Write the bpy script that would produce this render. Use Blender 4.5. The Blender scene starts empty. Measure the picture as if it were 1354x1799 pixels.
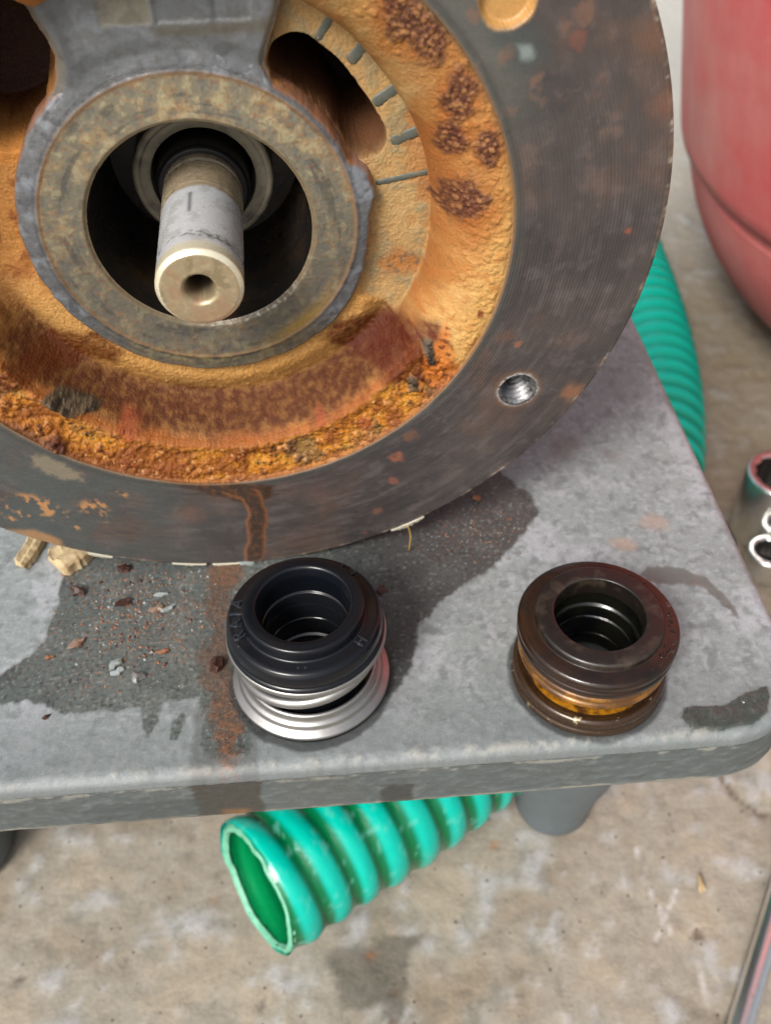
import bpy, bmesh, math, random
import numpy as np
from mathutils import Matrix, Vector

# ------------------------------------------------------------------ camera
sc = bpy.context.scene
CAM_F = 1622.4                       # focal length for a 1354 px wide frame
CR = np.array([0.99977574, -0.01503885, -0.01490964])
CU = np.array([0.02117698, 0.70999173, 0.70389152])
CF = np.cross(CU, CR)
CP = np.array([0, 0, 0.21055])
cam_d = bpy.data.cameras.new('camera')
cam = bpy.data.objects.new('camera', cam_d)
sc.collection.objects.link(cam)
cam_d.sensor_fit = 'HORIZONTAL'
cam_d.sensor_width = 36
cam_d.lens = CAM_F / 1354 * 36
cam_d.clip_start = 0.01
cam_d.clip_end = 200
M = Matrix.Identity(4)
for i in range(3):
    M[i][0] = CR[i]; M[i][1] = CU[i]; M[i][2] = -CF[i]; M[i][3] = CP[i]
cam.matrix_world = M
cam_d.dof.use_dof = True
cam_d.dof.focus_distance = 0.216
cam_d.dof.aperture_fstop = cam_d.lens / 1.8
sc.camera = cam
sc.render.resolution_x = 770
sc.render.resolution_y = 1024

# ------------------------------------------------------------------ sky, sun, exposure
SUN_EL, SUN_AZ = math.radians(44), math.radians(-148)    # azimuth clockwise from +Y
wd = bpy.data.worlds.new('World'); sc.world = wd; wd.use_nodes = True
nt = wd.node_tree
sky = nt.nodes.new('ShaderNodeTexSky')
sky.sky_type = 'NISHITA'; sky.sun_disc = False
sky.sun_elevation = SUN_EL; sky.sun_rotation = SUN_AZ
sky.air_density = 1.0; sky.dust_density = 6.0; sky.ozone_density = 1.0
hs = nt.nodes.new('ShaderNodeHueSaturation'); hs.inputs['Saturation'].default_value = 0.35
nt.links.new(sky.outputs[0], hs.inputs['Color'])
nt.links.new(hs.outputs[0], nt.nodes['Background'].inputs[0])
nt.nodes['Background'].inputs[1].default_value = 0.115
sl = bpy.data.lights.new('sun', 'SUN'); sl.energy = 2.0; sl.angle = math.radians(16); sl.color = (1, 0.96, 0.9)
so = bpy.data.objects.new('sun', sl); sc.collection.objects.link(so)
sd = Vector((math.sin(SUN_AZ) * math.cos(SUN_EL), math.cos(SUN_AZ) * math.cos(SUN_EL), math.sin(SUN_EL)))
so.rotation_euler = sd.to_track_quat('Z', 'Y').to_euler()
sc.view_settings.view_transform = 'Standard'
sc.view_settings.look = 'None'
sc.view_settings.gamma = 1
sc.view_settings.use_curve_mapping = False
sc.view_settings.exposure = 0.85

# ------------------------------------------------------------------ helpers
COL = sc.collection
rnd = random.Random(7)

def lin(c):
    c = np.asarray(c, float) / 255.0
    return np.where(c <= 0.04045, c / 12.92, ((c + 0.055) / 1.055) ** 2.4)

K = 0.62
def A(r, g, b):                      # albedo of a surface, from an sRGB reading
    return lin((r, g, b)) * K

def mm_on(px, py, P0, n):            # where a sight line meets a real plane (layout survey)
    d = CF * CAM_F + CR * (px - 677) - CU * (py - 899.5)
    t = ((P0 - CP) @ n) / (d @ n)
    return CP + d * t

def onz(px, py, z):
    return mm_on(px, py, np.array([0, 0, z]), np.array([0, 0, 1.0]))

_r = np.random.RandomState(3)
_perm = _r.permutation(512)
_ang = _r.rand(512) * 2 * np.pi
_gx, _gy = np.cos(_ang), np.sin(_ang)

def pnoise(x, y, seed=0):
    x = np.asarray(x, float) + seed * 17.31; y = np.asarray(y, float) - seed * 9.77
    xi = np.floor(x).astype(np.int64); yi = np.floor(y).astype(np.int64)
    fx = x - xi; fy = y - yi
    def g(ix, iy, dx, dy):
        h = _perm[(_perm[(ix + seed * 7) & 511] + iy) & 511]
        return _gx[h] * dx + _gy[h] * dy
    u = fx * fx * fx * (fx * (fx * 6 - 15) + 10); v = fy * fy * fy * (fy * (fy * 6 - 15) + 10)
    a = g(xi, yi, fx, fy); b = g(xi + 1, yi, fx - 1, fy)
    c = g(xi, yi + 1, fx, fy - 1); d = g(xi + 1, yi + 1, fx - 1, fy - 1)
    return ((a + (b - a) * u) * (1 - v) + (c + (d - c) * u) * v) * 1.5

def fbm(x, y, scale, octv=4, seed=0, gain=0.55):
    s = 0; amp = 1.0; tot = 0; f = 1.0 / scale
    for i in range(octv):
        s = s + amp * pnoise(x * f, y * f, seed + i); tot += amp; amp *= gain; f *= 2.03
    return s / tot * 1.3

def sstep(a, b, x):
    t = np.clip((x - a) / (b - a), 0, 1)
    return t * t * (3 - 2 * t)

def mixc(c, new, m):
    m = np.clip(m, 0, 1)[..., None]
    return c * (1 - m) + np.asarray(new) * m

def dots(x, y, cell, r0, r1, seed, dens=1.0):
    """round blisters: height 0..1 from jittered cells"""
    gx_, gy_ = np.floor(x / cell).astype(np.int64), np.floor(y / cell).astype(np.int64); out = np.zeros(np.shape(x))
    for i in (-1, 0, 1):
        for j in (-1, 0, 1):
            h1 = _perm[(_perm[(gx_ + i + seed * 13) & 511] + gy_ + j) & 511]; h2 = _perm[(h1 + 71) & 511]; h3 = _perm[(h2 + 137) & 511]; h4 = _perm[(h3 + 29) & 511]
            d = np.hypot(x - (gx_ + i + h1 / 512) * cell, y - (gy_ + j + h2 / 512) * cell); r = r0 + (r1 - r0) * (h3 / 512) ** 2
            out = np.maximum(out, np.sqrt(np.clip(1 - (d / r) ** 2, 0, 1)) * r * (h4 / 512 < dens))
    return out

def poly_sd(x, y, poly):             # signed distance, negative inside
    poly = np.asarray(poly, float); n = len(poly)
    d = np.full(x.shape, 1e18); s = np.ones(x.shape)
    for i in range(n):
        a = poly[i]; b = poly[(i + 1) % n]; e = b - a
        wx = x - a[0]; wy = y - a[1]
        t = np.clip((wx * e[0] + wy * e[1]) / (e @ e), 0, 1)
        d = np.minimum(d, (wx - e[0] * t) ** 2 + (wy - e[1] * t) ** 2)
        c1 = (y >= a[1]); c2 = (y < b[1]); c3 = (e[0] * wy > e[1] * wx)
        flip = (c1 & c2 & c3) | (~c1 & ~c2 & ~c3)
        s = np.where(flip, -s, s)
    return np.sqrt(d) * s

def line_d(x, y, pts):
    d = np.full(x.shape, 1e18)
    for a, b in zip(pts[:-1], pts[1:]):
        ex, ey = b[0] - a[0], b[1] - a[1]
        t = np.clip(((x - a[0]) * ex + (y - a[1]) * ey) / (ex * ex + ey * ey), 0, 1)
        d = np.minimum(d, np.hypot(x - a[0] - ex * t, y - a[1] - ey * t))
    return d

def link(name, me, mat=None, parent=None):
    o = bpy.data.objects.new(name, me); COL.objects.link(o)
    if mat: me.materials.append(mat)
    if parent: o.parent = parent
    return o

def tag(o, label=None, cat=None, group=None, kind=None):
    if label: o['label'] = label
    if cat: o['category'] = cat
    if group: o['group'] = group
    if kind: o['kind'] = kind
    return o

def thing(name, loc, label, cat, group=None, rot=(0, 0, 0)):
    o = bpy.data.objects.new(name, None); COL.objects.link(o)
    o.location = loc; o.rotation_euler = rot
    o.empty_display_size = 0.01
    return tag(o, label, cat, group)

def grid(name, X, Y, Z, mat, parent=None, wrap=False, col=None, rgh=None, keep=None, flip=False, smooth=True):
    m, n = X.shape
    idx = np.arange(m * n).reshape(m, n)
    if wrap:
        idx = np.concatenate([idx, idx[:, :1]], 1)
    q = np.stack([idx[:-1, :-1], idx[:-1, 1:], idx[1:, 1:], idx[1:, :-1]], -1)
    if keep is not None:
        q = q[keep[:q.shape[0], :q.shape[1]]]
    q = q.reshape(-1, 4)
    if flip: q = q[:, ::-1]
    co = np.stack([X, Y, Z], -1).reshape(-1, 3).astype(np.float32)
    me = bpy.data.meshes.new(name)
    me.vertices.add(len(co)); me.vertices.foreach_set('co', co.ravel())
    me.loops.add(q.size); me.loops.foreach_set('vertex_index', q.ravel().astype(np.int32))
    me.polygons.add(len(q)); me.polygons.foreach_set('loop_start', (np.arange(len(q)) * 4).astype(np.int32))
    me.update(calc_edges=True)
    me.polygons.foreach_set('use_smooth', np.full(len(q), smooth))
    if col is not None:
        a = me.attributes.new('Col', 'FLOAT_COLOR', 'POINT')
        c4 = np.ones((len(co), 4), np.float32); c4[:, :3] = np.clip(col, 0, 1).reshape(-1, 3)
        a.data.foreach_set('color', c4.ravel())
    if rgh is not None:
        a = me.attributes.new('Rgh', 'FLOAT', 'POINT')
        a.data.foreach_set('value', np.clip(rgh, 0.03, 1).astype(np.float32).ravel())
    return link(name, me, mat, parent)

class NT:
    def __init__(s, name):
        s.m = bpy.data.materials.new(name); s.m.use_nodes = True
        s.t = s.m.node_tree; s.b = s.t.nodes['Principled BSDF']
    def n(s, ty, **kw):
        o = s.t.nodes.new(ty)
        for k, v in kw.items():
            if k in o.inputs: o.inputs[k].default_value = v
            else: setattr(o, k, v)
        return o
    def l(s, a, b): s.t.links.new(a, b)

def noise_node(N, vec, scale, detail=5, rough=0.6):
    o = N.n('ShaderNodeTexNoise'); o.inputs['Scale'].default_value = scale
    o.inputs['Detail'].default_value = detail; o.inputs['Roughness'].default_value = rough
    N.l(vec, o.inputs['Vector']); return o

def math_n(N, op, a, b=None, c=None):
    o = N.n('ShaderNodeMath', operation=op)
    for i, v in enumerate((a, b, c)):
        if v is None: continue
        if isinstance(v, (int, float)): o.inputs[i].default_value = v
        else: N.l(v, o.inputs[i])
    return o.outputs[0]

def surf_mat(name, color=None, rough=0.6, metallic=0.0, var=0.25, vscale=900, bump=0.25, bscale=1500, bdist=0.0002,
             coat=0.0, spec=0.5, rings=None, speck=None, rvar=0.15, big=0.0, bigscale=60, second=None, secscale=120, seclo=.5, sechi=.62):
    """Procedural surface. color None = the thing's own colour comes from the mesh's Col / Rgh attributes."""
    N = NT(name); b = N.b
    tc = N.n('ShaderNodeTexCoord'); vec = tc.outputs['Object']
    if color is None:
        at = N.n('ShaderNodeAttribute', attribute_name='Col'); base = at.outputs['Color']
        ar = N.n('ShaderNodeAttribute', attribute_name='Rgh'); rg = ar.outputs['Fac']
    else:
        rgb = N.n('ShaderNodeRGB'); rgb.outputs[0].default_value = (*color, 1); base = rgb.outputs[0]
        rv = N.n('ShaderNodeValue'); rv.outputs[0].default_value = rough; rg = rv.outputs[0]
    if second is not None:
        n2 = noise_node(N, vec, secscale, 8, 0.65)
        mr2 = N.n('ShaderNodeMapRange'); N.l(n2.outputs[0], mr2.inputs[0])
        mr2.inputs[1].default_value = seclo; mr2.inputs[2].default_value = sechi
        mx = N.n('ShaderNodeMix', data_type='RGBA'); N.l(mr2.outputs[0], mx.inputs[0])
        N.l(base, mx.inputs[6]); mx.inputs[7].default_value = (*second, 1); base = mx.outputs[2]
    n1 = noise_node(N, vec, vscale, 6, 0.7)
    f = math_n(N, 'MULTIPLY_ADD', n1.outputs[0], 2 * var, 1 - var)
    if big:
        n3 = noise_node(N, vec, bigscale, 5, 0.6)
        f3 = math_n(N, 'MULTIPLY_ADD', n3.outputs[0], 2 * big, 1 - big)
        f = math_n(N, 'MULTIPLY', f, f3)
    vm = N.n('ShaderNodeVectorMath', operation='SCALE'); N.l(base, vm.inputs[0]); N.l(f, vm.inputs['Scale'])
    cout = vm.outputs[0]
    if speck is not None:
        vo = N.n('ShaderNodeTexVoronoi'); vo.inputs['Scale'].default_value = speck[1]; N.l(vec, vo.inputs['Vector'])
        ms = N.n('ShaderNodeMapRange'); N.l(vo.outputs['Distance'], ms.inputs[0])
        ms.inputs[1].default_value = speck[2]; ms.inputs[2].default_value = speck[2] * 0.5
        sep = N.n('ShaderNodeSeparateColor'); N.l(vo.outputs['Color'], sep.inputs[0])
        g = math_n(N, 'GREATER_THAN', sep.outputs[0], speck[3])
        fm = math_n(N, 'MULTIPLY', ms.outputs[0], g)
        mx = N.n('ShaderNodeMix', data_type='RGBA'); N.l(fm, mx.inputs[0]); N.l(cout, mx.inputs[6])
        mx.inputs[7].default_value = (*speck[0], 1); cout = mx.outputs[2]
    N.l(cout, b.inputs['Base Color'])
    n4 = noise_node(N, vec, vscale * 0.6, 4, 0.6)
    r = math_n(N, 'MULTIPLY_ADD', n4.outputs[0], 2 * rvar, -rvar)
    r = math_n(N, 'ADD', r, rg)
    rc = N.n('ShaderNodeClamp'); N.l(r, rc.inputs[0]); rc.inputs[1].default_value = 0.04
    N.l(rc.outputs[0], b.inputs['Roughness'])
    b.inputs['Metallic'].default_value = metallic
    b.inputs['Coat Weight'].default_value = coat; b.inputs['Coat Roughness'].default_value = 0.12
    b.inputs['Specular IOR Level'].default_value = spec
    if bump:
        nb = noise_node(N, vec, bscale, 6, 0.65); h = nb.outputs[0]
        if rings:
            cx, cy, freq, amp = rings
            sp = N.n('ShaderNodeSeparateXYZ'); N.l(vec, sp.inputs[0])
            dx = math_n(N, 'SUBTRACT', sp.outputs[0], cx); dy = math_n(N, 'SUBTRACT', sp.outputs[1], cy)
            rr = math_n(N, 'SQRT', math_n(N, 'ADD', math_n(N, 'MULTIPLY', dx, dx), math_n(N, 'MULTIPLY', dy, dy)))
            wv = math_n(N, 'SINE', math_n(N, 'MULTIPLY', rr, freq))
            nbig = noise_node(N, vec, 60, 3, 0.5)
            wv = math_n(N, 'MULTIPLY', wv, math_n(N, 'MULTIPLY', nbig.outputs[0], amp * 2))
            h = math_n(N, 'ADD', h, wv)
        bp = N.n('ShaderNodeBump'); bp.inputs['Strength'].default_value = bump
        bp.inputs['Distance'].default_value = bdist
        N.l(h, bp.inputs['Height']); N.l(bp.outputs[0], b.inputs['Normal'])
    return N.m

def lathe(name, prof, mat, parent=None, seg=128, loc=(0, 0, 0), close=False, arc=None, wob=0.0, sharp=None):
    """prof: list of (r, z) in mm; revolved about z, profile smoothed only where corners are soft."""
    bm = bmesh.new()
    P = list(prof)
    rings_ = []
    for k, (r, z) in enumerate(P):
        ring = []
        for i in range(seg):
            a = 2 * math.pi * i / seg
            w = 1 + wob * (math.sin(3 * a + k) + 0.6 * math.sin(7 * a + 2 * k))
            ring.append(bm.verts.new((r * w * math.cos(a) / 1e3, r * w * math.sin(a) / 1e3, z / 1e3)))
        rings_.append(ring)
    K2 = len(rings_)
    for k in range(K2 if close else K2 - 1):
        A_, B_ = rings_[k], rings_[(k + 1) % K2]
        for i in range(seg):
            j = (i + 1) % seg
            f = bm.faces.new((A_[i], A_[j], B_[j], B_[i])); f.smooth = True
    bmesh.ops.recalc_face_normals(bm, faces=bm.faces)
    for e in bm.edges:
        if len(e.link_faces) == 2 and e.calc_face_angle(0) > math.radians(38): e.smooth = False
    me = bpy.data.meshes.new(name); bm.to_mesh(me); bm.free()
    o = link(name, me, mat, parent); o.location = loc
    return o

def rnd_prof(pts, rad=0.3, n=3):
    """round the corners of a closed/open profile (mm)"""
    out = []
    m = len(pts)
    for i, p in enumerate(pts):
        if i == 0 or i == m - 1: out.append(p); continue
        a = np.array(pts[i - 1], float); b = np.array(p, float); c = np.array(pts[i + 1], float)
        la, lc = np.linalg.norm(a - b), np.linalg.norm(c - b)
        d = min(rad, la * 0.45, lc * 0.45)
        if d < 1e-4: out.append(tuple(b)); continue
        s = b + (a - b) / la * d; e = b + (c - b) / lc * d
        for t in np.linspace(0, 1, n + 1):
            q = (1 - t) ** 2 * s + 2 * t * (1 - t) * b + t * t * e
            out.append(tuple(q))
    return out

def tube(name, pts, rad, mat, parent=None, seg=16, cap=True, radf=None):
    """swept tube (metres); rad a number or list"""
    P = [Vector(p) for p in pts]; n = len(P)
    bm = bmesh.new(); rings_ = []
    T0 = (P[1] - P[0]).normalized()
    nrm = T0.orthogonal().normalized()
    for i in range(n):
        T = (P[min(i + 1, n - 1)] - P[max(i - 1, 0)]).normalized()
        nrm = (nrm - T * nrm.dot(T)).normalized(); bi = T.cross(nrm)
        r = rad[i] if hasattr(rad, '__len__') else rad
        rings_.append([bm.verts.new(P[i] + (nrm * math.cos(2 * math.pi * k / seg) + bi * math.sin(2 * math.pi * k / seg)) *
                                    (r if radf is None else r * radf(i, k / seg))) for k in range(seg)])
    for i in range(n - 1):
        for k in range(seg):
            j = (k + 1) % seg
            f = bm.faces.new((rings_[i][k], rings_[i][j], rings_[i + 1][j], rings_[i + 1][k])); f.smooth = True
    if cap:
        bm.faces.new(rings_[0][::-1]); bm.faces.new(rings_[-1])
    bmesh.ops.recalc_face_normals(bm, faces=bm.faces)
    me = bpy.data.meshes.new(name); bm.to_mesh(me); bm.free()
    return link(name, me, mat, parent)

def spline(pts, per=12):
    P = [np.array(p, float) for p in pts]
    P = [2 * P[0] - P[1]] + P + [2 * P[-1] - P[-2]]
    out = []
    for i in range(1, len(P) - 2):
        for t in np.linspace(0, 1, per, endpoint=False):
            a, b, c, d = P[i - 1], P[i], P[i + 1], P[i + 2]
            out.append(0.5 * ((2 * b) + (c - a) * t + (2 * a - 5 * b + 4 * c - d) * t * t + (3 * b - a - 3 * c + d) * t ** 3))
    out.append(P[-2]); return out

# ------------------------------------------------------------------ the floor
FZ = -0.2
def axis(lo, a, b, hi, step):
    mid = np.arange(a, b, step)
    k = [b]; s = step
    while k[-1] < hi: s *= 1.35; k.append(k[-1] + s)
    j = [a]; s = step
    while j[-1] > lo: s *= 1.35; j.append(j[-1] - s)
    return np.array(j[:0:-1] + list(mid) + k)
xs = axis(-30, -0.24, 0.62, 30, 0.0022); ys = axis(-30, 0.09, 1.0, 40, 0.0022)
X, Y = np.meshgrid(xs, ys)
xm, ym = X * 1e3, Y * 1e3
c = np.ones(X.shape + (3,)) * A(164, 156, 142)
n1 = fbm(xm, ym, 60, 5, 1); n2 = fbm(xm, ym, 22, 4, 2); n3 = fbm(xm, ym, 9, 4, 3); n4 = fbm(xm, ym, 120, 3, 4)
c = mixc(c, A(150, 134, 112), sstep(0.0, 0.5, n1) * 0.7)
c = mixc(c, A(178, 164, 142), sstep(0.05, 0.4, -n1 + 0.3 * n3) * 0.6)
c = mixc(c, A(158, 158, 152), sstep(0.05, 0.5, n2 + .3 * n1) * 0.55)
c = mixc(c, A(205, 206, 210), sstep(0.12, 0.65, 0.7 * n3 + 0.9 * n2) * 0.45)
c = mixc(c, A(120, 116, 104), sstep(0.32, 0.6, -n3 + 0.5 * n1) * 0.45)
# the far stretch of floor blends to off-white
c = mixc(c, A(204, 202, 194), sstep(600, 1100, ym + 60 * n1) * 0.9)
c = mixc(c, A(140, 124, 100), sstep(240, 330, ym) * sstep(760, 600, ym) * (0.45 + 0.4 * n4))
# dried puddle stain in front, with a darker rim, and a second arm
stain = [onz(*q, FZ)[:2] * 1e3 for q in [(578, 1690), (600, 1655), (650, 1665), (700, 1640), (745, 1640), (715, 1680), (712, 1790), (690, 1830), (668, 1760), (640, 1782), (600, 1760)]]
sdv = poly_sd(xm, ym, stain) + 2.5 * n3 + 1.5 * n2
c = mixc(c, A(104, 99, 90), sstep(1.5, -1.5, sdv) * 0.8)
c = mixc(c, A(96, 92, 84), sstep(2.5, 0, abs(sdv)) * 0.25)
hol = np.zeros(X.shape)
for (px, py, r, d, cc) in [(650, 1678, 2.2, 1.0, (150, 105, 70)), (635, 1740, 1.8, 1.2, (80, 70, 60)), (1228, 1640, 2.8, 1.4, (100, 84, 66)), (690, 1745, 1.6, 1, (110, 90, 66)),
                           (868, 1483, 2.2, 1, (175, 130, 95)), (34, 1720, 1.6, 1, (90, 80, 70)), (460, 1765, 1.8, 1, (110, 106, 98)), (690, 1798, 2, 1, (110, 86, 62)), (375, 1580, 2, .6, (160, 130, 104))]:
    q = onz(px, py, FZ) * 1e3
    m = sstep(r * 1.2, r * 0.5, np.hypot(xm - q[0], ym - q[1]) + 0.6 * n3)
    c = mixc(c, A(*cc), m * 0.8); hol -= m * d
crack = [onz(*q, FZ)[:2] * 1e3 for q in [(1262, 1352), (1290, 1395), (1330, 1425), (1400, 1450), (1480, 1500)]]
cd = line_d(xm + 2 * n3, ym + 2 * n2, crack)
c = mixc(c, A(100, 84, 66), sstep(1.6, 0.3, cd) * 0.8); hol -= sstep(1.6, 0.3, cd) * 1.2
for a_, b_ in [((1155, 1648), (1190, 1560)), ((1118, 1490), (1134, 1528)), ((1225, 1695), (1250, 1770)), ((1180, 1640), (1140, 1560))]:
    p_, q_ = onz(*a_, FZ)[:2] * 1e3, onz(*b_, FZ)[:2] * 1e3
    c = mixc(c, A(214, 210, 208), sstep(1.4, 0.2, line_d(xm, ym, [p_, q_]) + 0.5 * abs(n3)) * 0.7)
near = sstep(3, 1.5, abs(X)) * sstep(4, 2, abs(Y))
hz = (0.9 * n3 + 1.2 * n2 * sstep(-.3, .5, n1) + hol) * near
floor_m = surf_mat('concrete', None, var=0.38, vscale=420, bump=0.7, bscale=500, bdist=0.0009, spec=0.3, big=0.12, bigscale=9,
                   speck=(A(90, 80, 66), 260, 0.22, 0.86))
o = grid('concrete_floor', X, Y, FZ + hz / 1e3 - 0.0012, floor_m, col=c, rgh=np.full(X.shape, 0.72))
tag(o, kind='structure')

# ------------------------------------------------------------------ the stool
PSI = math.radians(3.37)
E_ = np.array([math.cos(PSI), math.sin(PSI)]); G_ = np.array([-math.sin(PSI), math.cos(PSI)])
def st(px, py, z=0.0):               # stool coordinates in mm
    q = onz(px, py, z)[:2] * 1e3
    return (q @ E_, q @ G_)
S0, S1, F0, F1 = -215.0, 120.5, 119.0, 425.0       # left, right, front, back edges
stool = thing('plastic_stool', (0, 0, 0), 'worn grey plastic stool, wet and rust streaked, carrying the pump and both seals', 'stool', rot=(0, 0, PSI))
stool_m = surf_mat('grey_plastic', None, var=0.32, vscale=1600, bump=0.6, bscale=2300, bdist=0.00022, spec=0.45, rvar=0.12, big=0.1, bigscale=45)
def sgrid(lo, hi, fine_lo, fine_hi, st_, coarse):
    a = list(np.arange(lo, fine_lo, coarse)) + list(np.arange(fine_lo, fine_hi, st_)) + list(np.arange(fine_hi, hi, coarse)) + [hi]
    return np.array(sorted(set(np.round(a, 4))))
RC = 25.0; BV = 4.0; TH = 20.0
# top: a grid in (perimeter, inward) terms is awkward; use plain grid mapped to a rounded rectangle
ex = sgrid(S0, S1, -125, S1, 0.42, 3.0); gy = sgrid(F0, F1, F0, 236, 0.42, 1.2)
cxm, cym = (S0 + S1) / 2, (F0 + F1) / 2; hx, hy = (S1 - S0) / 2, (F1 - F0) / 2
XX, YY = np.meshgrid(ex, gy)
def round_map(x, y):
    """pull the corners of the rectangle in to a radius RC"""
    u = x - cxm; v = y - cym
    ax = abs(u) - (hx - RC); ay = abs(v) - (hy - RC)
    inside = (ax > 0) & (ay > 0)
    m = np.maximum(ax, ay); r = np.hypot(ax, ay)
    k = np.where(inside & (r > 1e-6), m / np.maximum(r, 1e-6), 1.0)
    u2 = np.where(inside, np.sign(u) * (hx - RC + ax * k), u)
    v2 = np.where(inside, np.sign(v) * (hy - RC + ay * k), v)
    return u2 + cxm, v2 + cym
XX, YY = round_map(XX, YY)
def edge_d(x, y):                    # distance inward from the rim, mm
    ax = abs(x - cxm) - (hx - RC); ay = abs(y - cym) - (hy - RC)
    o_ = np.hypot(np.maximum(ax, 0), np.maximum(ay, 0)) + np.minimum(np.maximum(ax, ay), 0)
    return RC - o_
ed = edge_d(XX, YY)
rimz = -BV + np.sqrt(np.maximum(BV ** 2 - np.maximum(BV - ed, 0) ** 2, 0))
w1 = fbm(XX, YY, 30, 4, 11); w2 = fbm(XX, YY, 8, 4, 12); w3 = fbm(XX, YY, 2.2, 3, 13); w4 = fbm(XX, YY, 90, 3, 14)
drys = A(148, 155, 155)
sc_ = np.ones(XX.shape + (3,)) * drys
sc_ = mixc(sc_, A(136, 141, 143), sstep(0.0, 0.5, w1) * 0.5)
sc_ = mixc(sc_, A(182, 184, 190), sstep(0.1, 0.5, -w1 + 0.5 * w2) * 0.6)
streak = fbm(XX * 0.25 + YY * 0.9, YY * 0.3 - XX * 1.0, 5, 4, 15)
sc_ = mixc(sc_, A(112, 118, 119), sstep(0.08, 0.45, streak) * 0.55)
scr = fbm(XX * 1.0 + YY * .15, YY * 6, 3.2, 4, 16); scr2 = fbm(XX * 5 + YY * 2, YY * .8 - XX * .4, 3.0, 4, 17)
sc_ = mixc(sc_, A(178, 182, 184), sstep(.22, .5, scr) * .4); sc_ = mixc(sc_, A(116, 121, 122), sstep(.2, .5, scr2) * .4)
sc_ = mixc(sc_, A(186, 188, 192), sstep(0.2, 0.5, w3 + 0.6 * w2) * 0.4)
sc_ = mixc(sc_, A(118, 124, 125), sstep(152, 124, YY + 8 * w1 + 3 * w2) * 0.65)
sc_ = mixc(sc_, A(112, 118, 118), sstep(.1, .5, -w3 + .5 * streak) * .3)
rg = 0.50 + 0.08 * w2
# light scuffed upper right patch with brownish spots
for px, py, r, cc in [(710 + 440, 920, 6, (176, 150, 134)), (1095, 955, 5, (178, 150, 132)), (992, 782, 8, (124, 114, 112)), (1180, 700, 10, (128, 126, 128)), (1300, 1330, 3, (180, 170, 150)), (1072, 800, 5, (132, 130, 130))]:
    q = st(px, py); m = sstep(r, r * 0.2, np.hypot(XX - q[0], YY - q[1]) + 1.6 * w2 * 2)
    sc_ = mixc(sc_, A(*cc), m * 0.6)
# the big damp patch under and in front of the pump
wetp = [st(*q) for q in [(110, 955), (100, 1075), (62, 1140), (-20, 1200), (-10, 1238), (60, 1232), (125, 1258), (240, 1240), (258, 1292), (290, 1236), (335, 1222), (352, 1260), (352, 1330), (440, 1330), (440, 1290),
                         (520, 1285), (640, 1250), (690, 1215), (722, 1170), (735, 1100), (790, 1042), (880, 985), (945, 905), (935, 870), (880, 835), (860, 700), (500, 700), (110, 800)]]
sdw = poly_sd(XX, YY, wetp) + 1.8 * w2 + 0.5 * w3
wet = sstep(0.7, -0.7, sdw)
dryisl = poly_sd(XX, YY, [st(*q) for q in [(300, 1290), (322, 1232), (350, 1225), (352, 1300)]])
holeisl = poly_sd(XX, YY, [st(*q) for q in [(298, 1300), (302, 1268), (322, 1250), (328, 1262), (312, 1300)]])
wet = wet * (1 - sstep(1, -1, dryisl + 0.6 * w3)); wet = np.maximum(wet, sstep(.5, -.5, holeisl + 0.5 * w3))
wc = np.ones(XX.shape + (3,)) * A(88, 94, 92)
rightness = sstep(-20, 15, XX)
wc = mixc(wc, A(72, 72, 71), rightness)
wc = mixc(wc, A(108, 114, 112), sstep(0.05, 0.45, w2 + 0.5 * w1) * (0.6 - 0.4 * rightness))
wc = mixc(wc, A(60, 64, 64), sstep(0.1, 0.45, -w1 + 0.4 * w2) * 0.6)
sc_ = sc_ * (1 - (wet * 0.96)[..., None]) + wc * (wet * 0.96)[..., None]
rg = rg * (1 - wet) + (0.33 + 0.12 * w2 + 0.25 * rightness) * wet
# fine rust grit in the damp patch
g1 = pnoise(XX / 0.75, YY / 0.75, 31); g2 = pnoise(XX / 1.1, YY / 1.1, 35)
dirtzone = sstep(55, 5, np.hypot((XX - st(270, 1060)[0]) * 0.8, YY - st(270, 1060)[1]) + 9 * w1) + 0.6 * sstep(30, 5, np.hypot(XX - st(860, 900)[0], (YY - st(860, 900)[1])) + 6 * w1)
sc_ = mixc(sc_, A(150, 112, 84), sstep(0.32, 0.5, g1 + 0.25 * w2) * wet * np.clip(dirtzone, 0, 1) * 0.75)
sc_ = mixc(sc_, A(160, 164, 160), sstep(0.5, 0.62, g2 + .2 * w2) * wet * 0.4)
sc_ = mixc(sc_, A(40, 34, 32), sstep(0.44, 0.6, -g2) * wet * 0.6)
# rust streak running to the front edge
rs = [st(*q) for q in [(398, 985), (385, 1060), (382, 1130), (392, 1200), (400, 1290), (398, 1365)]]
rd = line_d(XX, YY, rs); rwid = 3.6 + 4.0 * w1 + 3.0 * w2
rust = sstep(1.5, -1.5, rd - rwid + 1.5 * w3)
grain = sstep(-0.25, 0.3, w3 + 0.7 * g1)
sc_ = mixc(sc_, A(84, 66, 54), rust * 0.6 * sstep(0, 3, ed))
sc_ = mixc(sc_, A(136, 94, 68), rust * sstep(-.15, .4, w3 + .8 * g1 + .5 * w2) * 0.7 * (0.35 + .65 * sstep(152, 138, YY + 5 * w1)))
streakwet = sstep(1, -1, line_d(XX, YY, [st(398, 1250), st(398, 1420, -.004)]) - 8.5 - w2)
sc_ = mixc(sc_, A(96, 98, 98), streakwet * (1 - rust) * 0.7 * (1 - wet))
rg = rg * (1 - rust) + 0.42 * rust
# pool of orange water where the streak leaves the flange
pq = st(395, 1010); pm = sstep(7, 4, np.hypot(XX - pq[0], (YY - pq[1]) * 1.1) + 2.2 * w2)
sc_ = mixc(sc_, A(128, 88, 62), pm * (0.45 + .4 * w3)); rg = rg * (1 - pm) + 0.14 * pm
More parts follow.
